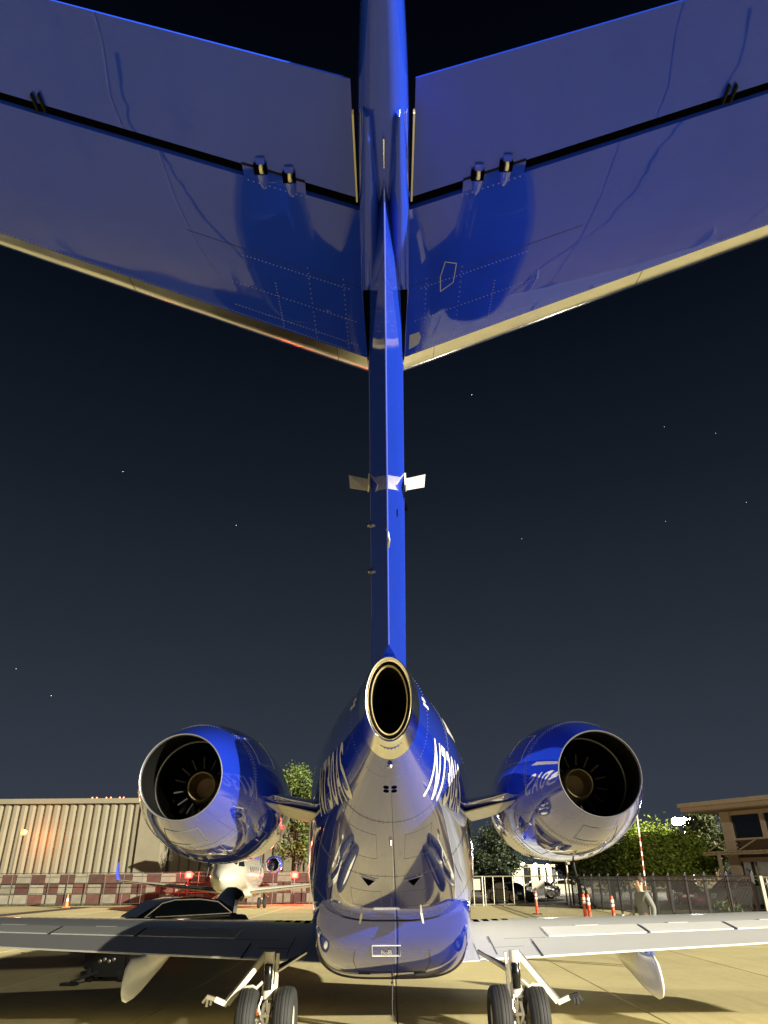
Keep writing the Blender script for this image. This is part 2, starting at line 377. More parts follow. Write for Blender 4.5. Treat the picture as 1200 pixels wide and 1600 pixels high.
q = []
for i in range(33):
    x = -.72+1.44*i/32; y = 8.96
    while y < 9.8 and bf_pt(x, y).z > fus_bottom(y, x): y += .004
    q.append(Vector((x, y-.004, fus_bottom(y, x)-.002)))
P(MB().tube(q, .007, 6), 'fairing_seam', SEAM)
mb = MB()
def stud(p, r=.004): mb.add([p+Vector(d)*r for d in ((1,0,0),(-1,0,0),(0,1,0),(0,-1,0),(0,0,1),(0,0,-1))], [(0,2,4),(2,1,4),(1,3,4),(3,0,4),(2,0,5),(1,2,5),(3,1,5),(0,3,5)])
for y in (5.35, 6.05, 6.11, 7.35, 7.41, 8.66, 8.74):
    ring = fsec(y, 192)
    for p in ring[1::2]: stud(p, .0045)
tag(P(mb, 'rivets', mat('rivet_paint', (.22, .24, .42), .3, .5), False), kind='stuff')
for s in (-1, 1):      # access panels on the tail cone
    for (y0, y1, x0, x1) in ((6.35, 6.9, .12, .34), (7.85, 8.35, .10, .40)):
        pts = [(x0, y0), (x1, y0), (x1, y1), (x0, y1), (x0, y0)]; fine = []
        for (xa, ya), (xb, yb) in zip(pts[:-1], pts[1:]):
            for k in range(6): fine.append((lerp(xa, xb, k/6), lerp(ya, yb, k/6)))
        fine.append(pts[-1]); P(MB().tube([Vector((s*x, y, fus_bottom(y, x)-.0004)) for x, y in fine], .0014, 5), 'access_panel_edge', GREYSEAM)
# ---- fin and rudder
def fin_y(z): t = (z-3.0)/3.05; return lerp(10.4, 5.75, t), 4.95-.671*(z-3.2)+lerp(.80, .62, t)
def te_y(z): return 4.95-.671*(z-3.2)
rings = []
for i in range(14):
    z = 3.18+2.87*i/13; le, hg = fin_y(z); hg += .03; t = i/13; hm = lerp(.172, .152, t); hh = lerp(.140, .128, t)
    prof = [(0, 0), (.02, .35), (.08, .68), (.2, .92), (.36, 1.0), (.6, 1-.35*(1-hh/hm)), (1.0, hh/hm)]
    r = [Vector((hm*k, le+(hg-le)*c, z)) for c, k in prof]+[Vector((-hm*k, le+(hg-le)*c, z)) for c, k in reversed(prof[1:])]
    rings.append(r)
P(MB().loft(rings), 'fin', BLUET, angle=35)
rings = []
for i in range(16):
    z = 3.275+(5.95-3.275)*i/15; te = te_y(z); hg = fin_y(z)[1]-.012; t = i/15; hh = lerp(.134, .122, t)
    r = [Vector((x, y, z)) for x, y in ((.005, te), (hh*.42, te+(hg-te)*.42), (hh*.8, te+(hg-te)*.8), (hh, hg-.02), (hh*.86, hg), (-hh*.86, hg), (-hh, hg-.02), (-hh*.8, te+(hg-te)*.8), (-hh*.42, te+(hg-te)*.42), (-.005, te))]
    rings.append(r)
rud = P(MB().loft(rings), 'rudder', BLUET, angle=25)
# rudder hinge gap filler (dark web behind the rudder nose)
P(MB().loft([[Vector((x, fin_y(z)[1]+dy, z)) for x, dy in ((-.11, -.03), (.11, -.03), (.11, .06), (-.11, .06))] for z in (3.3, 5.9)]), 'hinge_web', DARK, False)
for s in (-1, 1):   # flared hinge pockets under the bullet
    z0, z1 = 5.66, 5.30; y0, y1 = fin_y(z0)[1]-.03, fin_y(z1)[1]-.03
    P(MB().loft([[Vector((s*.10, y0-.05, z0)), Vector((s*.165, y0-.05, z0)), Vector((s*.165, y0+.1, z0)), Vector((s*.10, y0+.1, z0))],
                 [Vector((s*.132, y1-.012, z1)), Vector((s*.139, y1-.012, z1)), Vector((s*.139, y1+.05, z1)), Vector((s*.132, y1+.05, z1))]]), 'hinge_pocket', DARK, False)
    zt = [5.62, 5.75, 5.95, 6.1]
    rings = []
    for k, (yy, wd, zb_) in enumerate(((4.75, .03, 5.75), (4.35, .07, 5.66), (3.95, .085, 5.655), (3.3, .07, 5.78), (2.7, .03, 5.92))):
        rings.append([Vector((s*.10+wd*math.cos(a), yy, zb_+.13+.13*math.sin(a))) for a in [2*math.pi*q/16 for q in range(16)]])
    P(MB().loft(rings), 'hinge_fairing', BLUET, angle=50)
    # static vane plate
    a0, a1, a2, a3 = Vector((s*.142, 4.82, 4.60)), Vector((s*.142, 4.72, 4.44)), Vector((s*.285, 4.70, 4.455)), Vector((s*.30, 4.76, 4.605))
    P(MB().prism([a0, a1, a2, a3], (0, .012, .004)), 'vane_plate', CREAM, False)
    P(MB().prism([Vector((s*.140, 4.84, 4.60)), Vector((s*.140, 4.74, 4.44)), Vector((s*.134, 4.67, 4.46)), Vector((s*.134, 4.73, 4.60))], (s*.012, 0, 0)), 'vane_foot', CREAM, False)
mb = MB().lathe([(0, .03), (.01, .03), (.014, .022)], (.134, 4.62, 4.24), (1, -.2, 0), 14, True); P(mb, 'access_hole', DARK)
for z in (4.25, 3.95):
    yy = fin_y(z)[1]; P(MB().lathe([(-.02, .018), (.03, .018), (.036, .01)], (-.125, yy-.03, z), (-1, -.5, 0), 10, True), 'hinge_bolt', STEEL)
P(MB().tube([(-.004, te_y(3.98)+.02, 3.98), (.012, te_y(3.90)-.012, 3.90), (.004, te_y(3.86), 3.86)], .008, 6), 'static_wick', STEEL)
# trailing edge highlight strip
P(MB().tube([(0, te_y(3.28)-.003, 3.28), (0, te_y(5.9)-.003, 5.9)], .0065, 8), 'rudder_trailing_edge', BLUE2)
# ---- bullet fairing
TB = [(1.25,6.16,6.24,.012),(1.7,6.06,6.36,.075),(2.2,5.985,6.44,.128),(2.8,5.93,6.49,.165),(3.5,5.885,6.5,.182),(4.4,5.86,6.5,.185),(5.1,5.85,6.46,.18),(5.55,5.9,6.36,.14),(5.9,6.05,6.25,.02)]
rings = []
for i in range(40):
    y = 1.25+(5.9-1.25)*i/39; b, t, wd = herm(TB, y)
    rings.append([Vector((max(wd, .01)*sgnp(math.cos(a), .9), y, (b+t)/2+max(.02, (t-b)/2)*sgnp(math.sin(a), .9))) for a in [2*math.pi*k/40 for k in range(40)]])
P(MB().loft(rings), 'bullet_fairing', BLUET, angle=70)
P(MB().loft([[Vector((s*.012, yy, zz_)) for s in (-1, 1)]+[Vector((.004, yy-.03, zz_-.05)), Vector((-.004, yy-.03, zz_-.05))] for yy, zz_ in ((3.05, 5.93), (2.85, 5.935))]), 'rudder_tip', CHROME)  # chrome sliver forming the bright rudder tip, not a lamp

# ---- horizontal stabiliser
def stab_geom(x):
    x = abs(x); le = 5.51-.552*(x-.2); ch = 2.85-.28*(x-.2); return le, ch
TH = [(0, 0, 0), (.004, .010, -.008), (.015, .020, -.016), (.04, .030, -.025), (.11, .041, -.0345), (.16, .045, -.037), (.3, .050, -.040), (.45, .047, -.0385), (.6, .041, -.0345), (.69, .037, -.0315), (.715, .0355, -.030), (.76, .030, -.0255), (.87, .016, -.0138), (1.0, .0025, -.0025)]
def sz(c): 
    for (a, u, l), (b, u2, l2) in zip(TH[:-1], TH[1:]):
        if a <= c <= b: t = (c-a)/(b-a); return lerp(u, u2, t), lerp(l, l2, t)
    return TH[-1][1:]
def stab_z(x): return 6.245+.008*abs(x)
def stab_low(x, c, off=.003):
    le, ch = stab_geom(x); return Vector((x, le-c*ch, stab_z(x)+ch*sz(c)[1]-off))
def foil(x, cs, nose=None, k=1.0):
    le, ch = stab_geom(x); up = []; lo = []
    for c in cs:
        u, l = sz(c); up.append(Vector((x, le-c*ch, stab_z(x)+ch*u*k))); lo.append(Vector((x, le-c*ch, stab_z(x)+ch*l*k)))
    mid = []
    if nose is not None: mid = [Vector((x, le-nose*ch, stab_z(x)+ch*.012)), Vector((x, le-nose*ch, stab_z(x)-ch*.008))]
    if cs[0] == 0: up = up[1:]
    return list(reversed(up))+mid+lo
XS = [.2+.37*i for i in range(11)]
def xs_between(a, b, n=6): return [a+(b-a)*i/n for i in range(n+1)]
for s in (-1, 1):
    st = P(MB().loft([foil(s*x, [.0, .004, .015, .04, .07, .11]) for x in xs_between(.16, 3.9, 14)]), 'leading_edge', CHROME, angle=50)
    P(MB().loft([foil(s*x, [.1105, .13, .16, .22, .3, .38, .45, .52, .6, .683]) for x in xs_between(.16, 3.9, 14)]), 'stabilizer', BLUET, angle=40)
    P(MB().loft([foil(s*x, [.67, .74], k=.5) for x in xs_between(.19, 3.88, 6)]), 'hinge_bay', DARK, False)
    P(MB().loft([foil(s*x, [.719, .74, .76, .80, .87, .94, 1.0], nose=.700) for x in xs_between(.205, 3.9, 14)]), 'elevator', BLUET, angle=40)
    P(MB().loft([foil(s*x, [.6835, .70, .716], k=.995) for x in xs_between(.56, .98, 3)]), 'hinge_panel', BLUET, angle=40)
    for x in (.66, .85, 2.19):
        c = .712; p = stab_low(s*x, c, 0)
        if x < 1:
            # teardrop half fairing forward of the roller
            rg = []
            for t, rr in ((0, .042), (.04, .042), (.08, .036), (.12, .024), (.145, .006)):
                rg.append([p+Vector((rr*math.cos(a), .015+t, .012-rr*.75*math.sin(a))) for a in [math.pi*k/8 for k in range(9)]])
            P(MB().loft(rg, cap=True), 'hinge_cone', BLUE2, angle=60)
            P(MB().lathe([(-.011, .03), (-.008, .034), (.008, .034), (.011, .03)], p+Vector((0, -.03, -.006)), (1, 0, 0), 16, True), 'hinge_roller', YEL)
            P(MB().cbox(p+Vector((-.035, -.03, .0)), (.03, .07, .05)), 'hinge_arm', DARK, False); P(MB().cbox(p+Vector((.03, -.03, .0)), (.018, .07, .05)), 'hinge_arm', DARK, False)
            P(MB().cbox(p+Vector((0, -.085, -.004)), (.06, .05, .014)), 'hinge_lug', BLUE2, False)
        else:
            P(MB().cbox(p+Vector((-.022, -.03, .004)), (.012, .11, .06)), 'hinge_arm', SOOT, False); P(MB().cbox(p+Vector((.022, -.03, .004)), (.012, .11, .06)), 'hinge_arm', SOOT, False)
    for x0, x1 in ((.56, .98),):
        P(MB().tube([stab_low(s*x0, .721, .002), stab_low(s*x1, .721, .002)], .008, 6), 'hinge_rod', SOOT)
    # root seal strip
    P(MB().loft([[Vector((s*.197+dx, y, 6.135+dz)) for dx, dz in ((-.006, 0), (.006, 0), (.006, .05), (-.006, .05))] for y in (2.82, 3.48)]), 'root_seal', YEL, False)
    # rivet rows (tiny domes joined into one part)
    mb = MB()
    def riv(x, c):
        p = stab_low(s*x, c, -.0005); r = .0065
        mb.add([p+Vector((r*math.cos(a), r*math.sin(a), 0)) for a in [k*math.pi/3 for k in range(6)]]+[p-Vector((0, 0, .004))], [(k, (k+1) % 6, 6) for k in range(6)])
    for i in range(150): riv(.24+i*.024, .118)
    for i in range(40): riv(.26+i*.026, .16+.02*math.sin(i*.3)*0)
    for i in range(34): riv(.26+i*.03, .27)
    for i in range(30): riv(.30+i*.028, .40)
    for i in range(16): riv(.34, .13+i*.02); riv(.62, .13+i*.02); riv(.9, .13+i*.013)
    for i in range(12): riv(.56+i*.036, .675)
    ro = P(mb, 'rivets', mat('rivet_paint', (.22, .24, .42), .3, .5), False); tag(ro, kind='stuff')
    # panel joint lines
    def sline(pts, wd=.0022, m=SEAM, nm='panel_joint'):
        fine = []
        for (xa, ca), (xb, cb) in zip(pts[:-1], pts[1:]):
            for k in range(8): fine.append((lerp(xa, xb, k/8), lerp(ca, cb, k/8)))
        fine.append(pts[-1]); P(MB().tube([stab_low(s*x, c, .0005) for x, c in fine], wd, 5), nm, m)
    sline([(.2, .42), (1.5, .43)]); 
    sline([(2.1, .02), (2.1, .108)]); sline([(.45, .02), (.45, .108)])
    if s > 0:
        P(MB().prism([stab_low(.215, .145), stab_low(.30, .155), stab_low(.32, .185), stab_low(.30, .215), stab_low(.215, .215)], (0, 0, -.002)), 'repair_patch', mat('patch_grey', (.32, .33, .38), .4), False)
        sline([(.46, .36), (.56, .38), (.57, .45), (.48, .47), (.45, .42), (.46, .36)], .004, mat('old_sealant', (.35, .36, .42), .6), 'sealant_outline')

# ---- nacelles
NAC = [(5.45,.303,2.47,1.53),(5.75,.40,2.473,1.537),(6.2,.502,2.48,1.55),(6.7,.556,2.486,1.562),(7.2,.568,2.49,1.575),(7.8,.556,2.5,1.6),(8.5,.52,2.5,1.625),(8.75,.47,2.5,1.635),(8.8,.42,2.5,1.636)]
for s in (-1, 1):
    def ncirc(y, off=0., n=64):
        r, z, x = herm(NAC, y); return [Vector((s*x+(r+off)*math.cos(a), y, z+(r+off)*math.sin(a))) for a in [2*math.pi*k/n for k in range(n)]]
    nac = P(MB().loft([ncirc(5.452+(8.8-5.452)*i/36) for i in range(37)], cap=False), 'nacelle', BLUE, angle=60)
    o0 = Vector((s*1.53, 5.45, 2.47)); ax = (s*.02, 1, .008)
    P(MB().lathe([(.006, .3035), (-.006, .303), (-.010, .299), (-.006, .294), (.02, .292)], o0, ax, 64), 'nozzle_rim', mat('rim_metal', (.22, .22, .24), .35, .6))
    P(MB().lathe([(-.004, .2955), (.2, .305), (.5, .33), (.62, .335), (1.1, .33)], o0, ax, 48), 'nozzle_duct', SOOT)
    P(MB().lathe([(.50, .3275), (.505, .318), (.53, .316), (.545, .318), (.55, .33)], o0, ax, 48), 'duct_band', mat('duct_band_metal', (.10, .10, .09), .35, .8))
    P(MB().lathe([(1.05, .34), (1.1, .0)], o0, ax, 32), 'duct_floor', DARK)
    # lobed mixer
    lob = 14; N = lob*8; rings = []
    for t, rin, rout in ((1.05, .2, .22), (.9, .17, .235), (.78, .145, .25), (.70, .13, .255)):
        o = o0+Vector(ax)*t; rr = []
        for k in range(N):
            a = 2*math.pi*k/N; f = .5+.5*math.cos(lob*a); f = f*f*(3-2*f); r = lerp(rin, rout, f)
            rr.append(o+Vector((r*math.cos(a), 0, r*math.sin(a))))
        rings.append(rr)
    P(MB().loft(rings, cap=False), 'mixer', MIXM, angle=70)
    for k in range(lob):
        a = 2*math.pi*(k+.5)/lob; o = o0+Vector(ax)*.74; e = Vector((math.cos(a), 0, math.sin(a)))
        P(MB().beam(o+e*.15, o+e*.235+Vector((0, -.03, 0)), .012, .05, (0, 1, 0)), 'mixer_chute', MIXM, False)
    P(MB().lathe([(.95, .15), (.8, .135), (.69, .116), (.675, .111), (.68, .103), (.95, .10)], o0, ax, 40), 'centre_body', BRASS)
    P(MB().lathe([(.69, .1015), (.8, .095), (.90, .085), (.901, 0)], o0, ax, 32), 'centre_tube', BRONZE)
    # cowl seams, drain
    for y in (6.0, 7.3):
        P(MB().loft([ncirc(y-.003, .002), ncirc(y+.003, .002)], cap=False), 'cowl_seam', GREYSEAM)
    r, z, x = herm(NAC, 6.75); bz = z-r
    P(MB().tube([(s*x, 6.75, bz+.01), (s*x, 6.74, bz-.05), (s*x, 6.70, bz-.11)], .008, 6), 'drain_pipe', SEAM)
    def npt(y, deg, off=.0012):
        r, z, x = herm(NAC, y); a = R(deg); return Vector((s*x+s*(r+off)*math.cos(a), y, z+(r+off)*math.sin(a)))
    for (y0, y1, d0, d1) in ((6.1, 6.9, 215, 245), (6.15, 6.7, 130, 160), (6.05, 7.1, 285, 325), (5.62, 5.9, 250, 290)):
        pts = [(y0, d0), (y1, d0), (y1, d1), (y0, d1), (y0, d0)]; fine = []
        for (ya, da), (yb, db) in zip(pts[:-1], pts[1:]):
            for k in range(8): fine.append((lerp(ya, yb, k/8), lerp(da, db, k/8)))
        fine.append(pts[-1]); P(MB().tube([npt(*f) for f in fine], .0015, 5), 'cowl_panel_edge', GREYSEAM)
    for d in (262, 270, 278): P(MB().beam(npt(6.35, d, .002), npt(6.43, d, .002), .03, .006, (0, 0, 1)), 'cowl_latch', STEEL, False)
    mb = MB()
    for y in (5.97, 6.03, 7.27, 7.33):
        for k in range(120): p_ = npt(y, k*3, .0); mb.add([p_+Vector(d)*.004 for d in ((1,0,0),(-1,0,0),(0,1,0),(0,-1,0),(0,0,1),(0,0,-1))], [(0,2,4),(2,1,4),(1,3,4),(3,0,4),(2,0,5),(1,2,5),(3,1,5),(0,3,5)])
    tag(P(mb, 'rivets', MATS['rivet_paint'], False), kind='stuff')
    # pylon
    rings = []
    for t, x, y0, y1, zc, th in ((0, .62, 7.05, 9.0, 2.40, .10), (.5, .90, 6.75, 8.9, 2.43, .085), (1, 1.12, 6.35, 8.6, 2.46, .075)):
        rings.append([Vector((s*x, lerp(y0, y1, c), zc+th*k)) for c, k in ((0, 0), (.08, .35), (.25, .8), (.5, 1), (.8, .8), (1, 0), (.8, -.8), (.5, -1), (.25, -.8), (.08, -.35))])
    P(MB().loft(rings), 'pylon', BLUE, angle=30)
    rings = []
    for x, y0, y1, zc, th in ((.66, 7.20, 8.9, 2.40, .10), (.90, 6.95, 8.8, 2.43, .085), (1.05, 6.80, 8.6, 2.45, .08)):
        rings.append([Vector((s*x, lerp(y0, y1, c), zc-.006+th*k)) for c, k in ((.0, -.5), (.16, -.85), (.45, -1.02), (.8, -.82), (.8, -.86-.05), (.45, -1.1), (.16, -.95), (0, -.62))])
    P(MB().loft(rings), 'pylon_sheen', CREAM, angle=30)  # pale reflection below the pylon, put into a cream shell

# ---- wings
def wing_geom(x):
    """LE y, chord, z of the chord line at the TE, z at LE, thickness"""
    t = (abs(x)-.9)/8.1
    te = 10.52-.155*(abs(x)-.9) if abs(x) < 1.9 else 10.365-.135*(abs(x)-1.9)
    ch = lerp(3.75, 2.55, min(1, (abs(x)-.9)/3.6)) if abs(x) < 4.5 else lerp(2.55, 1.2, (abs(x)-4.5)/4.8)
    zt = .855+.058*(abs(x)-.9); return te+ch, ch, zt, zt+.10+.02*t, lerp(.118, .09, t)
AF = [(0, 0, 0), (.01, .16, -.13), (.03, .27, -.22), (.08, .42, -.33), (.16, .52, -.41), (.28, .585, -.44), (.42, .57, -.40), (.55, .50, -.31), (.68, .38, -.20), (.80, .245, -.11), (.90, .125, -.05), (.97, .045, -.02), (1, .012, -.012)]
def af(c):
    for (a, u, l), (b, u2, l2) in zip(AF[:-1], AF[1:]):
        if a <= c <= b: t = (c-a)/(b-a); return lerp(u, u2, t), lerp(l, l2, t)
    return AF[-1][1:]
def wing_pt(x, c, top=True, off=0.):
    le, ch, zt, zl, th = wing_geom(x); u, l = af(c); return Vector((x, le-c*ch, lerp(zl, zt, c)+ch*th*(u if top else l)+off))
def wsec(x): return [wing_pt(x, c) for c, _, _ in reversed(AF[1:])]+[wing_pt(x, c, False) for c, _, _ in AF]
def wing_patch(name, m, x0, x1, c0, c1, s, off=.006, n=8, poly=None, parent=None):
    nx, nc = n, 6; vs = []; fs = []
    for i in range(nx+1):
        for j in range(nc+1):
            vs.append(wing_pt(s*lerp(x0, x1, i/nx), lerp(c0, c1, j/nc), True, off))
    for i in range(nx):
        for j in range(nc): a = i*(nc+1)+j; fs.append((a, a+1, a+nc+2, a+nc+1))
    # skirts
    rim = [i*(nc+1) for i in range(nx+1)]+[nx*(nc+1)+j for j in range(1, nc+1)]+[i*(nc+1)+nc for i in range(nx-1, -1, -1)]+[j for j in range(nc-1, 0, -1)]
    o = len(vs); vs += [Vector(vs[r])-Vector((0, 0, off+.004)) for r in rim]; L = len(rim)
    fs += [(rim[k], rim[(k+1) % L], o+(k+1) % L, o+k) for k in range(L)]
    return P(MB().add(vs, fs), name, m, angle=30, parent=parent)
for s in (-1, 1):
    wx = [.75+.4*i for i in range(22)]+[9.3]
    P(MB().loft([wsec(s*x) for x in wx]), 'wing', WHITE, angle=50)
    rings = [wsec(s*9.3)]
    for k in (1, 2, 3):
        le, ch, zt, zl, th = wing_geom(9.3); dx = .35*k/3*1.2; dz = 1.2*(k/3)**1.6; sc = 1-.2*k
        rings.append([Vector((s*(9.3+dx), p.y*sc+(1-sc)*(le-ch), p.z*1+dz)) for p in wsec(s*9.3)])
    P(MB().loft(rings), 'winglet', BLUE, angle=50)
    wing_patch('flap', WHITE, 1.9, 5.1, .755, .995, s, .008, 10)
    wing_patch('flap', WHITE, 5.14, 7.2, .755, .995, s, .008, 10)
    wing_patch('inboard_flap_panel', WHITE, 1.12, 1.86, .80, .99, s, .005, 4)
    for x0, x1 in ((2.15, 3.40), (3.45, 4.465), (4.515, 5.7)):
        sp = wing_patch('spoiler', SPOIL, x0, x1, .575, .735, s, .012, 6)
        wing_patch('spoiler_actuator_cover', WHITE, lerp(x0, x1, .38), lerp(x0, x1, .62), .54, .565, s, .012, 3)
    for x in (3.425, 4.49): wing_patch('spoiler_gap', SEAM, x-.006, x+.006, .58, .74, s, .010, 1)
    wing_patch('flap_gap', SEAM, 1.885, 1.895, .80, .995, s, .010, 1)
    wing_patch('panel_joint', GREYSEAM, 2.05, 5.1, .745, .749, s, .003, 10)
    wing_patch('panel_joint', GREYSEAM, 1.55, 2.1, .742, .745, s, .003, 3)
    # walkway marks
    for k in range(5):
        x0 = 1.14+k*.15
        wing_patch('walkway_mark', DARK, x0, x0+.085, .24, .40-.02*k, s, .004, 1)
    for (xa, xb, ca, cb) in ((1.35, 1.36, .7, .95), (1.36, 1.75, .86, .863)): wing_patch('panel_joint', GREYSEAM, xa, xb, ca, cb, s, .009, 3)
    # flap track fairing: deep canoe hanging below and aft of the flap
    for fx in (3.05, 6.2):
        rings = []; zt = wing_geom(fx)[2]; yt = wing_geom(fx)[0]-wing_geom(fx)[1]
        for d, top, bot, wd in ((-.70, -.255, -.275, .006), (-.685, -.17, -.34, .016), (-.62, -.06, -.40, .03), (-.50, .0, -.43, .04), (-.3, .0, -.42, .048), (-.05, .0, -.38, .055), (.25, .03, -.31, .06), (.65, .03, -.22, .06), (1.05, .02, -.12, .05), (1.35, .02, -.04, .02)):
            zc = zt+(top+bot)/2; hh = (top-bot)/2
            rings.append([Vector((s*(fx+wd*sgnp(math.cos(a), .85)), yt+d, zc+hh*sgnp(math.sin(a), .85))) for a in [2*math.pi*k/20 for k in range(20)]])
        P(MB().loft(rings), 'flap_track_fairing', WHITE, angle=50)

# ---- main landing gear
for s in (-1, 1):
    gx, gy = s*1.47, 10.0
    gear = empty('landing_gear', (0, 0, 0)); gear.parent = jet; gear.location = (gx, 0, 0)
    def G(mb, name, m, smooth=True, parent=None, angle=40):
        o = mb.build(name, m, None, smooth, angle); o.parent = parent or gear; o.matrix_parent_inverse = Matrix.Translation((-gx, -JY, 0)); return o
    gear.matrix_parent_inverse = Matrix()
    G(MB().lathe([(0, .062), (.20, .062), (.205, .056), (.33, .055), (.335, .075), (.47, .075), (.48, .05)], (gx, gy, 1.02), (0, 0, -1), 20, True), 'strut', CREAM)
    G(MB().lathe([(0, .046), (.02, .052), (.06, .046), (.08, .054), (.14, .054), (.16, .048), (.26, .048)], (gx, gy-.055, .90), (0, 0, -1), 16, True), 'oleo', OLEO)
    G(MB().tube([(gx, gy, .56), (gx, gy, .38)], .034, 14), 'piston', CHROME)
    G(MB().beam((gx+s*-.095, gy+.02, 1.0), (gx+s*-.085, gy+.02, .46), .035, .06), 'strut_rail', CREAM, False)
    G(MB().lathe([(-.2, .045), (.2, .045)], (gx, gy, .335), (1, 0, 0), 14, True), 'axle', STEEL)
    mb = MB().beam((gx-.03, gy-.03, .50), (gx-.035, gy-.14, .40), .03, .03).beam((gx-.035, gy-.14, .40), (gx-.02, gy-.06, .30), .03, .03).beam((gx+.03, gy-.03, .50), (gx+.035, gy-.14, .40), .03, .03).beam((gx+.035, gy-.14, .40), (gx+.02, gy-.06, .30), .03, .03).cbox((gx, gy-.13, .40), (.10, .03, .03))
    G(mb, 'torque_link', CREAM, False)
    for d in (-.07, .06): G(MB().lathe([(-.03, .025), (-.02, .04), (.02, .04), (.03, .025)], (gx+d, gy-.10, .30), (0, 1, 0), 12, True), 'brake_unit', STEEL)
    G(MB().cbox((gx-.09, gy-.09, .43), (.03, .03, .06)), 'brake_line_clip', mat('orange_plastic', (.8, .22, .04), .4), False)
    q = [(gx+.06, gy-.08, .6), (gx+.09, gy-.12, .5), (gx+.05, gy-.13, .4), (gx+.07, gy-.1, .3)]
    G(MB().tube(q, .008, 6), 'brake_line', SEAM)
    G(MB().tube([(gx-.05, gy-.09, .58), (gx-.08, gy-.13, .48), (gx-.04, gy-.14, .36)], .007, 6), 'brake_line', STEEL)
    for d in (-1, 1):
        wx = gx+d*.215; hub = (wx, gy, .335)
        whl = G(MB().lathe([(-.085, .10), (-.088, .17), (-.07, .185), (.07, .185), (.088, .17), (.085, .10), (.06, .06), (-.06, .06), (-.085, .10)], hub, (1, 0, 0), 24), 'wheel', CREAM)
        prof = [(-.088, .18), (-.112, .21), (-.12, .25), (-.112, .295), (-.09, .322), (-.066, .331), (-.062, .325), (-.055, .332), (-.030, .335), (-.026, .328), (-.019, .336), (.019, .336), (.026, .328), (.030, .335), (.055, .332), (.062, .325), (.066, .331), (.09, .322), (.112, .295), (.12, .25), (.112, .21), (.088, .18)]
        ty = G(MB().lathe(prof, hub, (1, 0, 0), 48), 'tyre', RUBBER, parent=whl, angle=50); ty.parent = whl
    # drag arm with claw on the outboard side
    a, b = Vector((gx+s*.03, gy+.1, 1.0)), Vector((gx+s*.46, gy-.06, .50))
    G(MB().beam(a+Vector((0, -.02, 0)), b, .055, .05), 'side_brace', CREAM, False)
    G(MB().beam(a+Vector((s*.05, .05, 0)), b+Vector((s*.05, .03, .0)), .03, .05), 'side_brace', STEEL, False)
    c = Vector((gx+s*.60, gy-.08, .555))
    G(MB().beam(b, c, .05, .05), 'brace_end', CREAM, False)
    mb = MB().beam(c, c+Vector((s*.10, -.02, .03)), .04, .06).beam(c+Vector((s*.08, -.02, .02)), c+Vector((s*.09, -.02, -.07)), .025, .04).beam(c+Vector((s*.04, -.02, .0)), c+Vector((s*.045, -.02, -.055)), .02, .04).beam(c+Vector((s*.09, -.02, .03)), c+Vector((s*.14, -.02, -.03)), .025, .04)
    G(mb, 'brace_claw', SEAM if s > 0 else STEEL, False)
    G(MB().tube([(gx+s*.06, gy-.06, .72), (gx+s*.13, gy-.08, .66), (gx+s*.17, gy-.08, .68), (gx+s*.30, gy-.03, .655)], .018, 8), 'retract_link', CREAM)
    G(MB().tube([(gx-s*.10, gy, .82), (gx-s*.42, gy+.15, 1.0)], .022, 10), 'drag_brace', STEEL)
    G(MB().tube([(gx-s*.10, gy+.05, .86), (gx-s*.40, gy+.2, .98)], .02, 8), 'drag_brace', SEAM)

# ================================================================== LEFT BACKGROUND: hangar
HY = 74
BEIGE = mat('beige_precast', (.175, .158, .108), .85, var=.14, vscale=.6, bump=.2, bscale=4)
BEIGE2 = mat('beige_door', (.15, .13, .085), .7, var=.15, vscale=.5)
hz = at(213, 1247, y=HY).z; hx = at(216, 1300, y=HY).x
hang = empty('hangar', (hx, HY, 0)); tag(hang, 'long beige hangar with fluted concrete wall behind the red and white barrier', 'building')
def B(root, mb, name, m, smooth=False, parent=None):
    o = mb.build(name, m, None, smooth); o.parent = parent or root
    l = root.location; o.matrix_parent_inverse = Matrix.Translation((-l.x, -l.y, -l.z)); return o
B(hang, MB().box((hx-40, HY+.4, -.1), (hx+2.2, HY+26, hz-.3)), 'wall', BEIGE)
B(hang, MB().box((hx-40, HY-.12, hz-.45), (hx+.1, HY+.5, hz)), 'parapet', BEIGE)
B(hang, MB().box((hx+.0, HY-.05, -.1), (hx+2.3, HY+1.2, hz-.02)), 'corner_pier', BEIGE)
B(hang, MB().box((hx-40, HY-.10, -.1), (hx-.02, HY+.42, .5)), 'plinth', BEIGE)
rib_me = None; k = 0
x = hx-.45
while x > hx-38:
    if rib_me is None:
        o = MB().prism([(-.36, .42, .5), (-.30, .28, .5), (-.16, .19, .5), (.16, .19, .5), (.30, .28, .5), (.36, .42, .5)], (0, 0, hz-.45-.5)).build('wall_rib', BEIGE); rib_me = o.data
    else: o = bpy.data.objects.new('wall_rib', rib_me); C.objects.link(o)
    o.parent = hang; o.location = (x-hx, 0, 0); x -= .80
for k in range(9):
    x0 = hx+2.4+k*3.1
    B(hang, MB().box((x0, HY+3.0+.12*(k % 2), 0), (x0+3.0, HY+3.25+.12*(k % 2), hz-1.2)), 'door_panel', BEIGE2)
    for q in (.04, 1.0, 1.96): B(hang, MB().box((x0+q, HY+2.85+.12*(k % 2), 0), (x0+q+.09, HY+2.999+.12*(k % 2), hz-1.25)), 'door_stile', mat('dark_bronze', (.07, .055, .04), .6))
B(hang, MB().box((hx+2.32, HY+2.2, hz-1.2), (hx+31, HY+27, hz-.15)), 'door_header', BEIGE)
B(hang, MB().box((hx+2.4, HY+3.6, 0), (hx+30.6, HY+26.5, hz-1.25)), 'back_wall', BEIGE2)
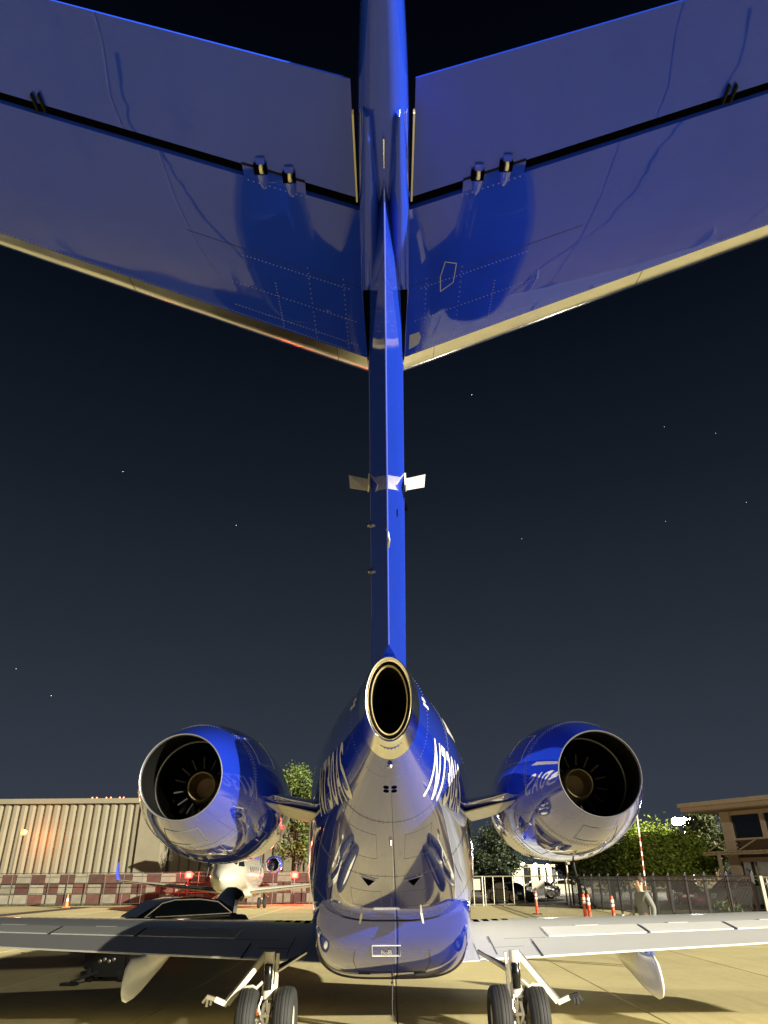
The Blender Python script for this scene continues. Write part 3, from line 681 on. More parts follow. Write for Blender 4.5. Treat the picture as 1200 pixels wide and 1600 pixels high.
# tiny amber lights on the parapet
for px in (143, 150, 165, 172, 186, 192):
    p = at(px, 1250, y=HY-.1)
    B(hang, MB().lathe([(-.06, .03), (-.04, .07), (.04, .07), (.06, .03)], (p.x, HY-.0, hz+.06), (0, 0, 1), 8, True), 'parapet_light', mat('amber_glow', (1, .4, .2), .5, emit=(1, .25, .06), estr=1.2))
# barrier of red and white boards
by = 66.5; bx0 = -40.; bt = 2.25
bar = empty('checkered_barrier', (-20, by, 0)); tag(bar, 'long red and white checkered barrier in front of the beige hangar', 'barrier')
REDP = mat('faded_red_paint', (.085, .034, .025), .75, var=.5, vscale=1.1, obj_rand=.3); WHP = mat('faded_white_paint', (.19, .172, .125), .75, var=.4, vscale=1.0, obj_rand=.2)
B(bar, MB().box((bx0, by+.06, 0), (-4, by+.3, bt+.02)), 'backing', mat('barrier_back', (.2, .17, .12), .8))
pm = {}
colw = 1.22
for i in range(29):
    for j in range(3):
        red = (i+j+(1 if random.random() < .12 else 0)) % 2 == 0
        if red not in pm:
            o = MB().box((0, 0, 0), (colw-.03, .06, bt/3-.03)).build('barrier_board', REDP if red else WHP); pm[red] = o.data
        else: o = bpy.data.objects.new('barrier_board', pm[red]); C.objects.link(o)
        o.parent = bar; o.location = (bx0+i*colw+20+random.uniform(-.03, .03), random.uniform(-.05, .0), j*bt/3+.015+random.uniform(-.012, .012)); o.rotation_euler = (0, random.uniform(-.008, .008), 0)
# pipe fence in front of it
fy = 64.5; FEN = mat('fence_pipe', (.10, .095, .08), .5, .5)
fe = empty('pipe_fence', (-20, fy, 0)); tag(fe, 'thin grey pipe fence running along the checkered barrier', 'fence')
for i in range(24):
    x = -40+i*1.52
    B(fe, MB().tube([(x, fy, 0), (x, fy, 2.36)], .035, 8), 'post', FEN)
for z in (.12, .85, 1.6, 2.05, 2.33): B(fe, MB().tube([(-40, fy, z), (-4, fy, z)], .025, 8), 'rail', FEN)
for k, px in enumerate((295, 460)):
    p = at(px, 1367, y=fy-.3)
    ro = empty('red_beacon', (p.x, fy-.3, 0)); tag(ro, 'glowing red warning light on a short post along the pipe fence', 'beacon', 'red beacons by the pipe fence')
    B(ro, MB().tube([(p.x, fy-.3, 0), (p.x, fy-.3, p.z-.15)], .05, 8), 'post', FEN)
    B(ro, MB().lathe([(-.26, .1), (-.2, .30), (.14, .30), (.24, .16), (.26, .02)], (p.x, fy-.3, p.z), (0, 0, 1), 16, True), 'lens', mat('red_glow', (1, .05, .03), .4, emit=(1, .03, .02), estr=4))
    ld = bpy.data.lights.new('beacon_light', 'POINT'); ld.energy = 350; ld.color = (1, .05, .03); ld.shadow_soft_size = .2
    lo = bpy.data.objects.new('beacon_light', ld); C.objects.link(lo); lo.parent = ro; lo.location = (0, -.4, p.z)
# sodium lamp in front of the wall
p = at(37, 1300, y=70)
la = empty('sodium_lamp', (p.x, 70, 0)); tag(la, 'lit orange sodium lamp on a pole by the fluted hangar wall', 'lamp')
B(la, MB().tube([(p.x-.35, 70, 0), (p.x-.35, 70, p.z+.1)], .06, 8), 'pole', FEN)
B(la, MB().beam((p.x-.35, 70, p.z+.1), (p.x+.3, 70.2, p.z+.2), .08, .08), 'arm', FEN)
B(la, MB().lathe([(-.25, .05), (-.15, .26), (.1, .26), (.2, .1)], (p.x, 70.05, p.z), (0, 0, 1), 16, True), 'lamp_head', mat('sodium_glow', (1, .5, .15), .4, emit=(1, .27, .03), estr=3))
ld = bpy.data.lights.new('sodium_light', 'POINT'); ld.energy = 140; ld.color = (1, .26, .04); ld.shadow_soft_size = .3
lo = bpy.data.objects.new('sodium_light', ld); C.objects.link(lo); lo.parent = la; lo.location = (.0, 2.6, p.z-.4)
# traffic cone
p = at(104, 1413, z=0); p.y = 60; p.x = at(104, 1413, y=60).x
co = empty('traffic_cone', (p.x, p.y, 0)); tag(co, 'orange traffic cone with pale band on the apron by the barrier', 'traffic cone')
ORG = mat('cone_orange', (.75, .17, .03), .5)
B(co, MB().box((p.x-.22, p.y-.22, -.01), (p.x+.22, p.y+.22, .05)), 'base', ORG)
B(co, MB().lathe([(.05, .17), (.9, .03), (.92, .0)], (p.x, p.y, 0), (0, 0, 1), 16), 'body', ORG, True)
B(co, MB().lathe([(.42, .118), (.62, .083)], (p.x, p.y, 0), (0, 0, 1), 16), 'band', mat('cone_band', (.7, .62, .5), .5), True)

# ================================================================== second jet
pj = at(345, 1372, y=46)
JX2, JY2 = pj.x, 46.0
j2 = empty('white_jet', (JX2, JY2, 0)); tag(j2, 'white business jet with blue tail flash and blue winglet parked nose-on by the fence', 'airplane')
HD = R(3)   # tail swings to the right as seen from the apron
j2.rotation_euler = (0, 0, HD)
WH2 = mat('white_jet_paint', (.40, .385, .32), .25, 0, .6, 1.5)
def J(mb, name, m, smooth=True, parent=None):
    o = mb.build(name, m, None, smooth); o.parent = parent or j2; return o
NS = [(-.3,1.75,1.85,.05),(0,1.45,2.15,.35),(.8,1.15,2.5,.72),(2.2,.98,3.0,1.0),(3.8,.9,3.2,1.1),(12,.9,3.2,1.1),(16,1.5,3.2,.75),(20,2.6,3.1,.15)]
def nsec(y, N=32):
    b, t, wd = herm(NS, y); return [Vector((wd*math.cos(a), y, (b+t)/2+(t-b)/2*math.sin(a))) for a in [2*math.pi*k/N for k in range(N)]]
J(MB().loft([nsec(-.3+20.3*i/44) for i in range(45)]), 'fuselage', WH2)
# belly and wing fairing
J(MB().loft([[Vector((.95*k*sgnp(math.cos(a), .6), y, 1.1-.45*k*abs(math.sin(a))**.6 if math.sin(a) < 0 else 1.1+.3*k*math.sin(a))) for a in [2*math.pi*q/24 for q in range(24)]] for y, k in ((6.3, .3), (6.8, .8), (8, 1.05), (12, 1.05), (13.4, .5))]), 'belly_fairing', WH2)
# windshield
for s in (-1, 1):
    J(MB().prism([Vector((s*.06, 1.35, 2.70)), Vector((s*.62, 1.6, 2.55)), Vector((s*.72, 2.1, 2.85)), Vector((s*.08, 1.95, 2.95))], (0, -.03, .04)), 'windshield', GLASSD, False)
    J(MB().prism([Vector((s*.72, 1.75, 2.5)), Vector((s*.98, 2.5, 2.5)), Vector((s*.9, 2.5, 2.8)), Vector((s*.76, 2.1, 2.8))], (s*.03, 0, .0)), 'side_window', GLASSD, False)
    for k in range(6):
        y = 5+k*1.1; J(MB().lathe([(0, .17), (.012, .17), (.014, .15)], (s*1.08, y, 2.35), (s, 0, .15), 14, True), 'cabin_window', GLASSD)
    # wing
    rings = []
    for x, y0, ch, z in ((.8, 7.2, 3.6, 1.05), (4.5, 9.0, 2.4, 1.35), (9.2, 11.2, 1.2, 1.75)):
        rings.append([Vector((s*x, y0+c*ch, z+ch*k)) for c, k in ((0, 0), (.04, .035), (.2, .065), (.5, .06), (1, .0), (.5, -.04), (.2, -.05), (.04, -.03))])
    J(MB().loft(rings), 'wing', WH2)
    J(MB().tube([(s*.9, 7.2, 1.05), (s*4.5, 9.0, 1.35), (s*9.2, 11.2, 1.75)], .045, 8), 'leading_edge', CHROME)
    rings = []
    for x, y0, ch, z in ((9.2, 11.25, 1.15, 1.75), (9.45, 11.7, .9, 2.2), (9.6, 12.1, .6, 2.95)):
        rings.append([Vector((s*x+k, y0+c*ch, z)) for c, k in ((0, 0), (.3, .05), (1, 0), (.3, -.05))])
    J(MB().loft(rings), 'winglet', BLUE2)
    # engine
    ex, ey, ez = s*1.75, 12.6, 2.75
    nc = J(MB().lathe([(.12, .42), (.03, .44), (0, .48), (.03, .53), (.25, .60), (.9, .64), (1.8, .58), (2.6, .36)], (ex, ey, ez), (0, 1, 0), 32), 'nacelle', BLUE2)
    J(MB().lathe([(.14, .42), (.03, .435), (-.012, .48), (.03, .535), (.06, .545)], (ex, ey, ez), (0, 1, 0), 32), 'inlet_lip', CHROME)
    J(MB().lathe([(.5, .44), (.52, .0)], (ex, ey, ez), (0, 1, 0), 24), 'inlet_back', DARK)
    mb = MB()
    for k in range(20):
        a = 2*math.pi*k/20; e = Vector((math.cos(a), 0, math.sin(a))); t = Vector((-math.sin(a), 0, math.cos(a))); o = Vector((ex, ey+.38, ez))
        mb.add([o+e*.1-t*.015, o+e*.41-t*.03, o+e*.41+t*.03+Vector((0, .06, 0)), o+e*.1+t*.02+Vector((0, .03, 0))], [(0, 1, 2, 3)])
    fan = J(mb, 'fan', STEEL, False)
    J(MB().lathe([(.0, .005), (.1, .06), (.22, .11)], (ex, ey+.2, ez), (0, 1, 0), 16), 'spinner', STEEL)
    J(MB().box((min(s*.8, s*1.3), 13, 2.7), (max(s*.8, s*1.3), 14.6, 2.82)), 'pylon', WH2, False)
    # blue flash with white bars
    vs = []
    def wx(y, z):
        b, t, wd = herm(NS, y); q = min(1, abs(z-(b+t)/2)/((t-b)/2)); return s*(wd*math.sqrt(max(0, 1-q*q))+.012)
    ys2 = [9.6+k*.5 for k in range(9)]
    lo_ = [(wx(y, lerp(1.9, 1.75, k/8)), y, lerp(1.9, 1.75, k/8)) for k, y in enumerate(ys2)]; hi_ = [(wx(y, lerp(1.95, 2.95, (k/8)**.8)), y, lerp(1.95, 2.95, (k/8)**.8)) for k, y in enumerate(ys2)]
    J(MB().add(lo_+hi_, [(k, k+1, 9+k+1, 9+k) for k in range(8)]), 'tail_flash', BLUE2)
    for k in range(5):
        y = 11.6+k*.36
        J(MB().add([(wx(y, 2.05)+s*.012, y, 2.05), (wx(y+.14, 2.05)+s*.012, y+.14, 2.05), (wx(y+.24, 2.5)+s*.02, y+.24, 2.5), (wx(y+.1, 2.5)+s*.02, y+.1, 2.5)], [(0, 1, 2, 3)]), 'tail_lettering', LETTER, False)
    # main gear
    J(MB().tube([(s*1.4, 9.8, 1.1), (s*1.4, 9.8, .35)], .07, 10), 'gear_strut', CREAM)
    J(MB().beam((s*1.45, 9.8, 1.0), (s*1.85, 9.8, .7), .06, .3), 'gear_door', WH2, False)
    for d in (-.2, .2): J(MB().lathe([(-.1, .15), (-.1, .28), (-.06, .33), (.06, .33), (.1, .28), (.1, .15), (.05, .05), (-.05, .05), (-.1, .15)], (s*1.4+d, 9.8, .33), (1, 0, 0), 24), 'wheel', RUBBER)
J(MB().tube([(0, 2.2, 1.1), (0, 2.2, .28)], .05, 10), 'nose_gear_strut', CREAM)
for d in (-.14, .14): J(MB().lathe([(-.07, .1), (-.07, .2), (-.04, .25), (.04, .25), (.07, .2), (.07, .1), (-.07, .1)], (d, 2.2, .25), (1, 0, 0), 20), 'nose_wheel', RUBBER)
rings = [[Vector((k*sgnp(math.cos(a), .5)*.12, lerp(y0, y1, .5+.5*math.sin(a)), z)) for a in [2*math.pi*q/12 for q in range(12)]] for z, y0, y1, k in ((3.0, 14.5, 19.6, 1), (6.1, 18.2, 20.6, .8))]
J(MB().loft(rings), 'fin', BLUE2)
for s in (-1, 1):
    J(MB().loft([[Vector((s*x, y0+c*ch, z+k*ch)) for c, k in ((0, 0), (.3, .04), (1, 0), (.3, -.04))] for x, y0, ch, z in ((.05, 18.2, 2.3, 6.1), (3.6, 20.0, 1.2, 6.2))]), 'tailplane', BLUE2)

# ================================================================== cars
def make_car(name, label, cat, paint, loc, rz, L=4.7, W=1.85, H=1.44, trunk_open=False, group=None, glass=GLASSD):
    root = empty(name, loc); root.rotation_euler = (0, 0, rz); tag(root, label, cat, group)
    def K(mb, nm, m, smooth=True, parent=None, angle=35):
        o = mb.build(nm, m, None, smooth, angle); o.parent = parent or root; return o
    h = L/2; k = H/1.44
    prof = [(-h+.05, .22), (-h, .45), (-h+.08, .66*k), (-h+.5, .80*k), (-.75, .95*k), (.2, .99*k), (1.35, 1.0*k), (h-.15, .97*k), (h-.02, .82*k), (h, .5), (h-.1, .24)]
    rings = []
    for t, ins, dz in ((-1, .10, -.05), (-.93, .02, -.01), (-.6, 0, .012), (0, 0, .02), (.6, 0, .012), (.93, .02, -.01), (1, .10, -.05)):
        rings.append([Vector((x*(1-ins*.25), t*W/2, z+(dz if z > .6 else -dz*.4))) for x, z in prof])
    K(MB().loft(rings), 'body', paint, angle=50)
    roof = [(-1.0, .93*k), (-.35, 1.33*k), (.1, H-.01), (.7, H), (1.25, 1.34*k), (1.75, .99*k)]
    rings = []
    for t, sc in ((-1, 0), (-.9, .6), (-.8, 1), (0, 1.015), (.8, 1), (.9, .6), (1, 0)):
        yw = W/2*.93
        rings.append([Vector((x, math.copysign(1, t)*lerp(yw, yw*.78, min(1, max(0, (z-.93*k)/(H-.93*k))))*(abs(t) if abs(t) < .5 else 1)*(1 if abs(t) > .5 else 0)+0, lerp(.9*k, z, .0 if sc == 0 else 1)+(.012 if abs(t) < .5 else 0))) if abs(t) > .5 else Vector((x, 0, z+.015)) for x, z in roof])
    rings = [rings[2], rings[3], rings[4]]
    K(MB().loft(rings), 'cabin', paint, angle=40)
    for s in (-1, 1):
        def sp(x, z, off=.012): return Vector((x, s*(lerp(W/2*.93, W/2*.93*.78, (z-.93*k)/(H-.93*k))+off), z))
        K(MB().add([sp(-.72, .99*k), sp(.22, 1.01*k), sp(.22, H-.10), sp(-.02, H-.09), sp(-.30, 1.28*k)], [(0, 1, 2, 3, 4)]), 'window', glass, False)
        K(MB().add([sp(.30, 1.01*k), sp(1.2, 1.03*k), sp(1.12, 1.30*k), sp(.72, H-.09), sp(.30, H-.10)], [(0, 1, 2, 3, 4)]), 'window', glass, False)
        K(MB().add([sp(1.26, 1.03*k), sp(1.5, 1.05*k), sp(1.18, 1.29*k)], [(0, 1, 2)]), 'quarter_window', glass, False)
        K(MB().tube([sp(-.80, .97*k, .02), sp(-.34, 1.30*k, .02), sp(0, H-.06, .02), sp(.7, H-.055, .02), sp(1.2, 1.31*k, .02), sp(1.58, 1.03*k, .02)], .014, 6), 'window_trim', CREAM)  # cream replaces chrome so the lit look sits in the colour
        K(MB().tube([sp(-.75, .975*k, .02), sp(1.55, 1.02*k, .02)], .010, 6), 'sill_trim', CREAM)  # lit chrome look kept as cream here too
        K(MB().lathe([(-.06, .04), (-.05, .07), (.05, .075), (.07, .04)], (-.62, s*(W/2+.05), 1.0*k), (1, 0, 0), 10, True), 'door_mirror', paint)
        K(MB().prism([(-h+.02, s*W*.30, .60), (-h+.02, s*W*.47, .60), (-h+.16, s*W*.485, .70*k), (-h+.08, s*W*.30, .70*k)], (0, 0, .05)), 'headlight', mat('headlight_lens', (.6, .6, .55), .1), False)
        K(MB().box((h-.06, min(s*W*.28, s*W*.47), .70*k), (h+.015, max(s*W*.28, s*W*.47), .82*k)), 'tail_light', mat('tail_lens', (.35, .01, .01), .2), False)
        for x in (-1.38, 1.42):
            wh = K(MB().lathe([(-.10, .21), (-.11, .24), (-.10, .31), (-.07, .335), (.07, .335), (.10, .31), (.11, .24), (.10, .21)], (x, s*(W/2-.11), .335), (0, 1, 0), 28), 'tyre', RUBBER)
            K(MB().lathe([(.06, .215), (.09, .2), (.085, .06), (.1, .03), (.1, .0)] if s > 0 else [(-.06, .215), (-.09, .2), (-.085, .06), (-.1, .03), (-.1, .0)], (x, s*(W/2-.11), .335), (0, 1, 0), 20), 'rim', STEEL, parent=wh)
            K(MB().lathe([(-.05, .345), (-.05, .40), (.03, .40), (.03, .345)], (x, s*(W/2-.01), .335), (0, 1, 0), 28), 'wheel_arch', DARK)
    K(MB().add([(-.98, -W*.42, .955*k), (-.98, W*.42, .955*k), (-.36, W*.37, 1.325*k), (-.36, -W*.37, 1.325*k)], [(0, 1, 2, 3)]), 'windscreen', glass, False).location = (-.012, 0, .02)
    K(MB().add([(1.74, -W*.42, 1.0*k), (1.74, W*.42, 1.0*k), (1.26, W*.37, 1.335*k), (1.26, -W*.37, 1.335*k)], [(0, 1, 2, 3)]), 'rear_window', glass, False).location = (.012, 0, .02)
    if trunk_open:
        rings = []
        for t in (-1, -.92, -.75, -.4, 0, .4, .75, .92, 1):
            e = .20*abs(t)**4
            rings.append([Vector((x, t*W*.45, z)) for x, z in ((1.62, .98), (1.66, 1.30), (1.74, 1.48-e), (1.86, 1.60-e), (1.93, 1.57-e), (1.84, 1.44-e), (1.76, 1.28), (1.72, .98))])
        K(MB().loft(rings), 'trunk_lid', paint, angle=50)
        K(MB().tube([(1.7, -.7, .98), (1.78, -.7, 1.35)], .018, 6), 'lid_strut', STEEL)
    return root
make_car('parked_car', 'black sedan with chrome window trim and open trunk beside the blue jet', 'car', BLACKP, (-6.15, 22.0, 0), R(33), 4.3, 1.78, 1.38, True)
make_car('parked_car', 'silver sedan parked behind the metal gate, closer to the small sign', 'car', mat('silver_paint', (.55, .55, .52), .25, .4, .8), (13.6, 76, 0), R(-6), 4.7, 1.85, 1.5)
make_car('parked_car', 'cream hatchback parked behind the silver sedan in the lot', 'car', mat('cream_car_paint', (.62, .58, .46), .25, 0, .8), (18.6, 84, 0), R(178), 4.4, 1.8, 1.58)
make_car('parked_car', 'dark car parked in shadow behind the metal gate by the evergreens', 'car', mat('navy_car_paint', (.01, .012, .014), .15, 0, .8), (9.6, 64, 0), R(115), 4.5, 1.8, 1.42)
make_car('parked_car', 'grey pickup-sized car parked behind the black picket fence by the brick building', 'car', mat('grey_car_paint', (.20, .20, .19), .3, .2, .8), (21.0, 49, 0), R(20), 4.9, 1.9, 1.7)
make_car('parked_car', 'dark red car parked beneath the leafy green tree', 'car', mat('red_car_paint', (.22, .015, .012), .25, 0, .8), (21.2, 58, 0), R(80), 4.6, 1.85, 1.55)

# black ground cart with tow plate under the left wing
p = at(170, 1520, z=0); cxx, cyy = -5.75, 17.0
ct = empty('ground_cart', (cxx, cyy, 0)); tag(ct, 'small black ground equipment cart with a flat tow plate under the wing', 'cart')
BK = mat('black_plastic', (.008, .008, .008), .5)
B(ct, MB().loft([[Vector((cxx+dx, cyy+dy, z)) for dx, dy in ((-.42+i, -.35+i), (.48-i, -.35+i), (.48-i, .4-i), (-.42+i, .4-i))] for z, i in ((.22, .02), (.25, 0), (.68, 0), (.72, .03))]), 'body', BK)
B(ct, MB().loft([[Vector((cxx+dx, cyy+dy, z)) for dx, dy in ((-.2, -.42), (.42, -.42), (.42, -.3), (-.2, -.3))] for z in (.10, .45)]), 'chassis', BK)
for dx in (-.28, .34):
    for dy in (-.28, .3): B(ct, MB().lathe([(-.05, .04), (-.05, .13), (-.03, .15), (.03, .15), (.05, .13), (.05, .04)], (cxx+dx, cyy+dy, .15), (1, 0, 0), 18, True), 'wheel', RUBBER, True)
B(ct, MB().beam((cxx-.1, cyy-.4, .18), (cxx-.48, cyy-.75, .05), .05, .04), 'tow_bar', BK)
B(ct, MB().box((cxx-.62, cyy-.92, .012), (cxx-.32, cyy-.72, .05)), 'tow_plate', BK)
for k in range(4): B(ct, MB().lathe([(0, .035), (.02, .035), (.025, .02)], (cxx-.08+k*.09, cyy-.42, .36+.03*(k % 2)), (0, -1, 0), 10, True), 'gauge', STEEL)

# ================================================================== RIGHT BACKGROUND
AS = mat('lot_asphalt', (.085, .075, .055), .85, var=.3, vscale=.5)
o = MB().box((2, 64, -.03), (60, 130, -.006)).build('car_park', AS); tag(o, kind='structure')
o = MB().box((2.5, 60.5, -.03), (13, 63.2, .02)).build('grass_verge', mat('dark_grass', (.03, .045, .012), .9, var=.5, vscale=4, bump=.6, bscale=30)); tag(o, kind='structure')
o = MB().box((-40, 65.1, -.03), (-4, 66.4, .02)).build('grass_verge', MATS['dark_grass']); tag(o, kind='structure')
o = MB().box((13.8, 26, -.03), (24, 47, .015)).build('planting_bed', mat('bed_soil', (.05, .055, .02), .95, var=.5, vscale=3, bump=.6, bscale=20)); tag(o, kind='structure')
# metal gate
GREY = mat('galvanised', (.33, .31, .24), .45, .5)
gy = 57.; ga = empty('chain_gate', (9.5, gy, 0)); tag(ga, 'grey metal tube gate with a small sign in front of the parking lot', 'gate')
gx0, gx1 = at(737, 1390, y=gy).x, at(884, 1390, y=gy).x
for z in (.1, 1.85): B(ga, MB().tube([(gx0, gy, z), (gx1, gy, z)], .04, 8), 'rail', GREY)
for px in (740, 754, 758, 771, 787, 802, 819, 836, 851, 867, 884):
    x = at(px, 1390, y=gy).x; B(ga, MB().tube([(x, gy, 0.0), (x, gy, 1.87)], .035 if px not in (754, 884) else .055, 8), 'post', GREY)
x = at(851-10, 1385, y=gy).x; B(ga, MB().box((x-.45, gy-.08, 1.05), (x+.45, gy-.05, 1.55)), 'sign', mat('sign_face', (.42, .40, .32), .5))
x = at(745, 1385, y=gy).x; B(ga, MB().box((x-.25, gy-.08, 1.0), (x+.25, gy-.05, 1.7)), 'sign', MATS['sign_face'])
# gate post camera pole
p = at(886, 1360, y=56); po = empty('gate_pole', (p.x, 56, 0)); tag(po, 'grey pole with small camera heads standing at the end of the metal gate', 'pole')
B(po, MB().tube([(p.x, 56, 0), (p.x, 56, 2.9)], .06, 8), 'shaft', GREY)
B(po, MB().tube([(p.x, 56, 2.8), (p.x+.12, 55.9, 3.05), (p.x+.3, 55.8, 3.05)], .03, 6), 'bracket', GREY)
B(po, MB().cbox((p.x+.1, 55.85, 2.65), (.18, .3, .16)), 'camera_head', GREY)
# black fence
FA, FB = Vector((12.9, 57, 0)), Vector((12.0, 26.5, 0)); FBLK = mat('black_iron', (.008, .008, .008), .4)
fn = empty('picket_fence', FA); tag(fn, 'black iron picket fence along the edge of the apron', 'fence')
npst = 15
for i in range(npst):
    q = FA.lerp(FB, i/(npst-1)); B(fn, MB().box((q.x-.05, q.y-.05, 0), (q.x+.05, q.y+.05, 1.88)).lathe([(1.88, .055), (1.93, .04), (1.97, .005)], (q.x, q.y, 0), (0, 0, 1), 8), 'post', FBLK)
for z in (.15, 1.62, 1.78): B(fn, MB().beam(FA+Vector((0, 0, z)), FB+Vector((0, 0, z)), .045, .035, (0, 0, 1)), 'rail', FBLK)
mb = MB(); n = 260
for i in range(n):
    q = FA.lerp(FB, i/n); mb.box((q.x-.007, q.y-.007, .15), (q.x+.007, q.y+.007, 1.8))
tag(B(fn, mb, 'pickets', FBLK), kind='stuff')
# grey railing by the building
ra = empty('steel_railing', (13.3, 27.5, 0)); tag(ra, 'light grey steel railing in front of the brick building', 'railing')
a, b = Vector((12.15, 26.2, 0)), Vector((15.2, 24.4, 0))
for z in (.2, 1.55, 1.74): B(ra, MB().beam(a+Vector((0, 0, z)), b+Vector((0, 0, z)), .05, .05, (0, 0, 1)), 'rail', GREY)
for i in range(22):
    q = a.lerp(b, i/21); r = .05 if i % 7 == 0 else .014; B(ra, MB().box((q.x-r, q.y-r, 0 if i % 7 == 0 else .2), (q.x+r, q.y+r, 1.78 if i % 7 == 0 else 1.72)), 'post' if i % 7 == 0 else 'baluster', GREY)
# two-storey building
bl = empty('brick_building', (23.3, 54, 0)); bl.rotation_euler = (0, 0, R(-60)); tag(bl, 'two-storey brick building with deep flat roof and wooden pergola', 'building')
TAN = mat('tan_stucco', (.58, .47, .34), .8, var=.1); BRK = mat('brown_brick', (.13, .075, .045), .85, var=.25, vscale=2); SOF = mat('soffit_board', (.50, .37, .25), .7, var=.1); WOOD = mat('pergola_wood', (.50, .40, .24), .7, var=.15)
def D(mb, nm, m, smooth=False, parent=None):
    o = mb.build(nm, m, None, smooth); o.parent = parent or bl; return o
# local x runs along the facade toward the camera side, local -y faces the apron
D(MB().box((0.3, .25, 0), (24, 12, 5.6)), 'core_wall', mat('inner_dark', (.03, .026, .02), .8))
D(MB().prism([(-1.6, -2.0, 5.75), (24, -2.0, 5.75), (24, 13, 5.75), (-1.6, 13, 5.75)], (0, 0, .04)), 'soffit', SOF)
D(MB().box((-1.7, -2.1, 5.80), (24, 13.1, 6.08)), 'fascia', SOF)
D(MB().box((-1.82, -2.22, 6.081), (24, 13.2, 6.35)), 'roof', TAN)
D(MB().box((-.1, -.1, 0), (.65, .30, 5.74)), 'corner_pier', TAN)
for k in range(9):
    x0 = .65+k*2.5
    D(MB().box((x0+2.2, -.05, 3.95), (x0+2.5, .28, 5.74)), 'mullion', TAN)
    wn = D(MB().box((x0, .12, 4.05), (x0+2.2, .18, 5.5)), 'window', GLASSD)
    D(MB().box((x0, -.03, 3.93), (x0+2.2, .26, 4.05)), 'window_sill', TAN)
    D(MB().box((x0, -.03, 5.5), (x0+2.2, .26, 5.745)), 'window_head', TAN)
    wn = D(MB().box((x0, .12, .25), (x0+2.2, .18, 2.6)), 'glazing', mat('lobby_glass', (.05, .045, .03), .08, 0, .8))
    D(MB().box((x0+2.2, -.05, 0), (x0+2.45, .28, 2.75)), 'column', TAN)
    D(MB().box((x0, .04, 1.7), (x0+2.2, .119, 1.78)), 'transom', TAN); D(MB().box((x0+1.05, .04, .25), (x0+1.13, .118, 2.6)), 'glazing_bar', TAN)
D(MB().box((.65, -.01, 2.6), (23, .27, 2.85)), 'lintel', TAN)
bm_ = None
for r in range(9):
    for k in range(30):
        x0 = .66+k*.62+(.31 if r % 2 else 0)
        if bm_ is None: o = MB().box((0, 0, 0), (.60, .10, .108)).build('brick', BRK); bm_ = o.data
        else: o = bpy.data.objects.new('brick', bm_); C.objects.link(o)
        o.parent = bl; o.location = (x0, .0+.012*(k*7 % 3), 2.86+r*.119)
pg = D(MB().box((-.9, -1.6, 3.02), (23, -1.5, 3.16)), 'pergola_beam', WOOD); D(MB().box((-.9, -1.0, 3.02), (23, -.9, 3.16)), 'pergola_beam', WOOD)
for k in range(60): D(MB().box((-.8+k*.39, -1.75, 3.161), (-.8+k*.39+.09, -.12, 3.25)), 'pergola_slat', WOOD)
for k in range(10): D(MB().beam((-.4+k*2.4, -1.6, 3.3), (-.1+k*2.4, -.1, 3.95), .07, .07, (1, 0, 0)), 'pergola_brace', WOOD)
for k in range(5): D(MB().box((.2+k*5, -1.6, 0), (.4+k*5, -1.5, 3.02)), 'pergola_post', TAN)
# delineators
DR = mat('delineator_red', (.78, .085, .02), .45); DW = mat('reflective_band', (.85, .80, .68), .4)
for px, py, D_, lb in ((837, 1394, 44, 'slim orange delineator post standing alone near the metal gate'), (911, 1397, 36, 'slim orange delineator post, half of a close pair by the black fence'), (918, 1396, 35, 'slim orange delineator post, half of a close pair by the black fence'), (955, 1399, 32, 'slim orange delineator post beside the walking person')):
    x = at(px, 1400, y=D_).x; r = empty('delineator_post', (x, D_, 0)); tag(r, lb, 'delineator', 'orange delineator posts by the fence')
    B(r, MB().box((x-.22, D_-.22, .0), (x+.22, D_+.22, .04)), 'base', BK)
    B(r, MB().lathe([(.04, .075), (1.05, .062), (1.10, .05), (1.12, .0)], (x, D_, 0), (0, 0, 1), 14), 'post', DR, True)
    for z in (.72, .88): B(r, MB().lathe([(z, .0735), (z+.10, .0725)], (x, D_, 0), (0, 0, 1), 14), 'reflector_band', DW, True)
# raised barrier arm
ptop = at(993, 1256, y=48); pb = at(1010, 1392, y=48)
ba = empty('barrier_arm', (pb.x, 48, 0)); tag(ba, 'tall red and white striped barrier arm raised above the black fence', 'barrier arm')
B(ba, MB().box((pb.x-.2, 47.8, 0), (pb.x+.2, 48.3, 1.05)), 'cabinet', GREY)
for k in range(18):
    a = pb.lerp(ptop, k/18); b2 = pb.lerp(ptop, (k+1)/18)
    B(ba, MB().beam(a, b2, .07, .05), 'arm_segment', DW if (k % 2 or k > 10) else mat('barrier_red', (.45, .08, .04), .5))
# light mast
p = at(1068, 1284, y=92); lm = empty('light_mast', (p.x, 92, 0)); tag(lm, 'tall light mast with bright white floodlight heads above the leafy tree', 'light mast')
B(lm, MB().tube([(p.x, 92, 0), (p.x, 92, p.z)], .13, 10), 'mast', mat('mast_white', (.7, .7, .66), .5))
B(lm, MB().beam((p.x-1.2, 92, p.z), (p.x+1.2, 92, p.z), .15, .15), 'crossbar', GREY)
HG = mat('flood_glow', (1, 1, .9), .4, emit=(1, .97, .85), estr=40)
for dx in (-1.1, -.55, 0, .55, 1.1): B(lm, MB().lathe([(0, .1), (.1, .40), (.3, .44), (.36, .0)], (p.x+dx, 91.9, p.z+.15), (0, -.9, -.45), 14), 'flood_head', HG, True)
ld = bpy.data.lights.new('mast_light', 'POINT'); ld.energy = 9000; ld.color = (1, .95, .8); ld.shadow_soft_size = .6
lo = bpy.data.objects.new('mast_light', ld); C.objects.link(lo); lo.parent = lm; lo.location = (0, -1.2, p.z-.6)
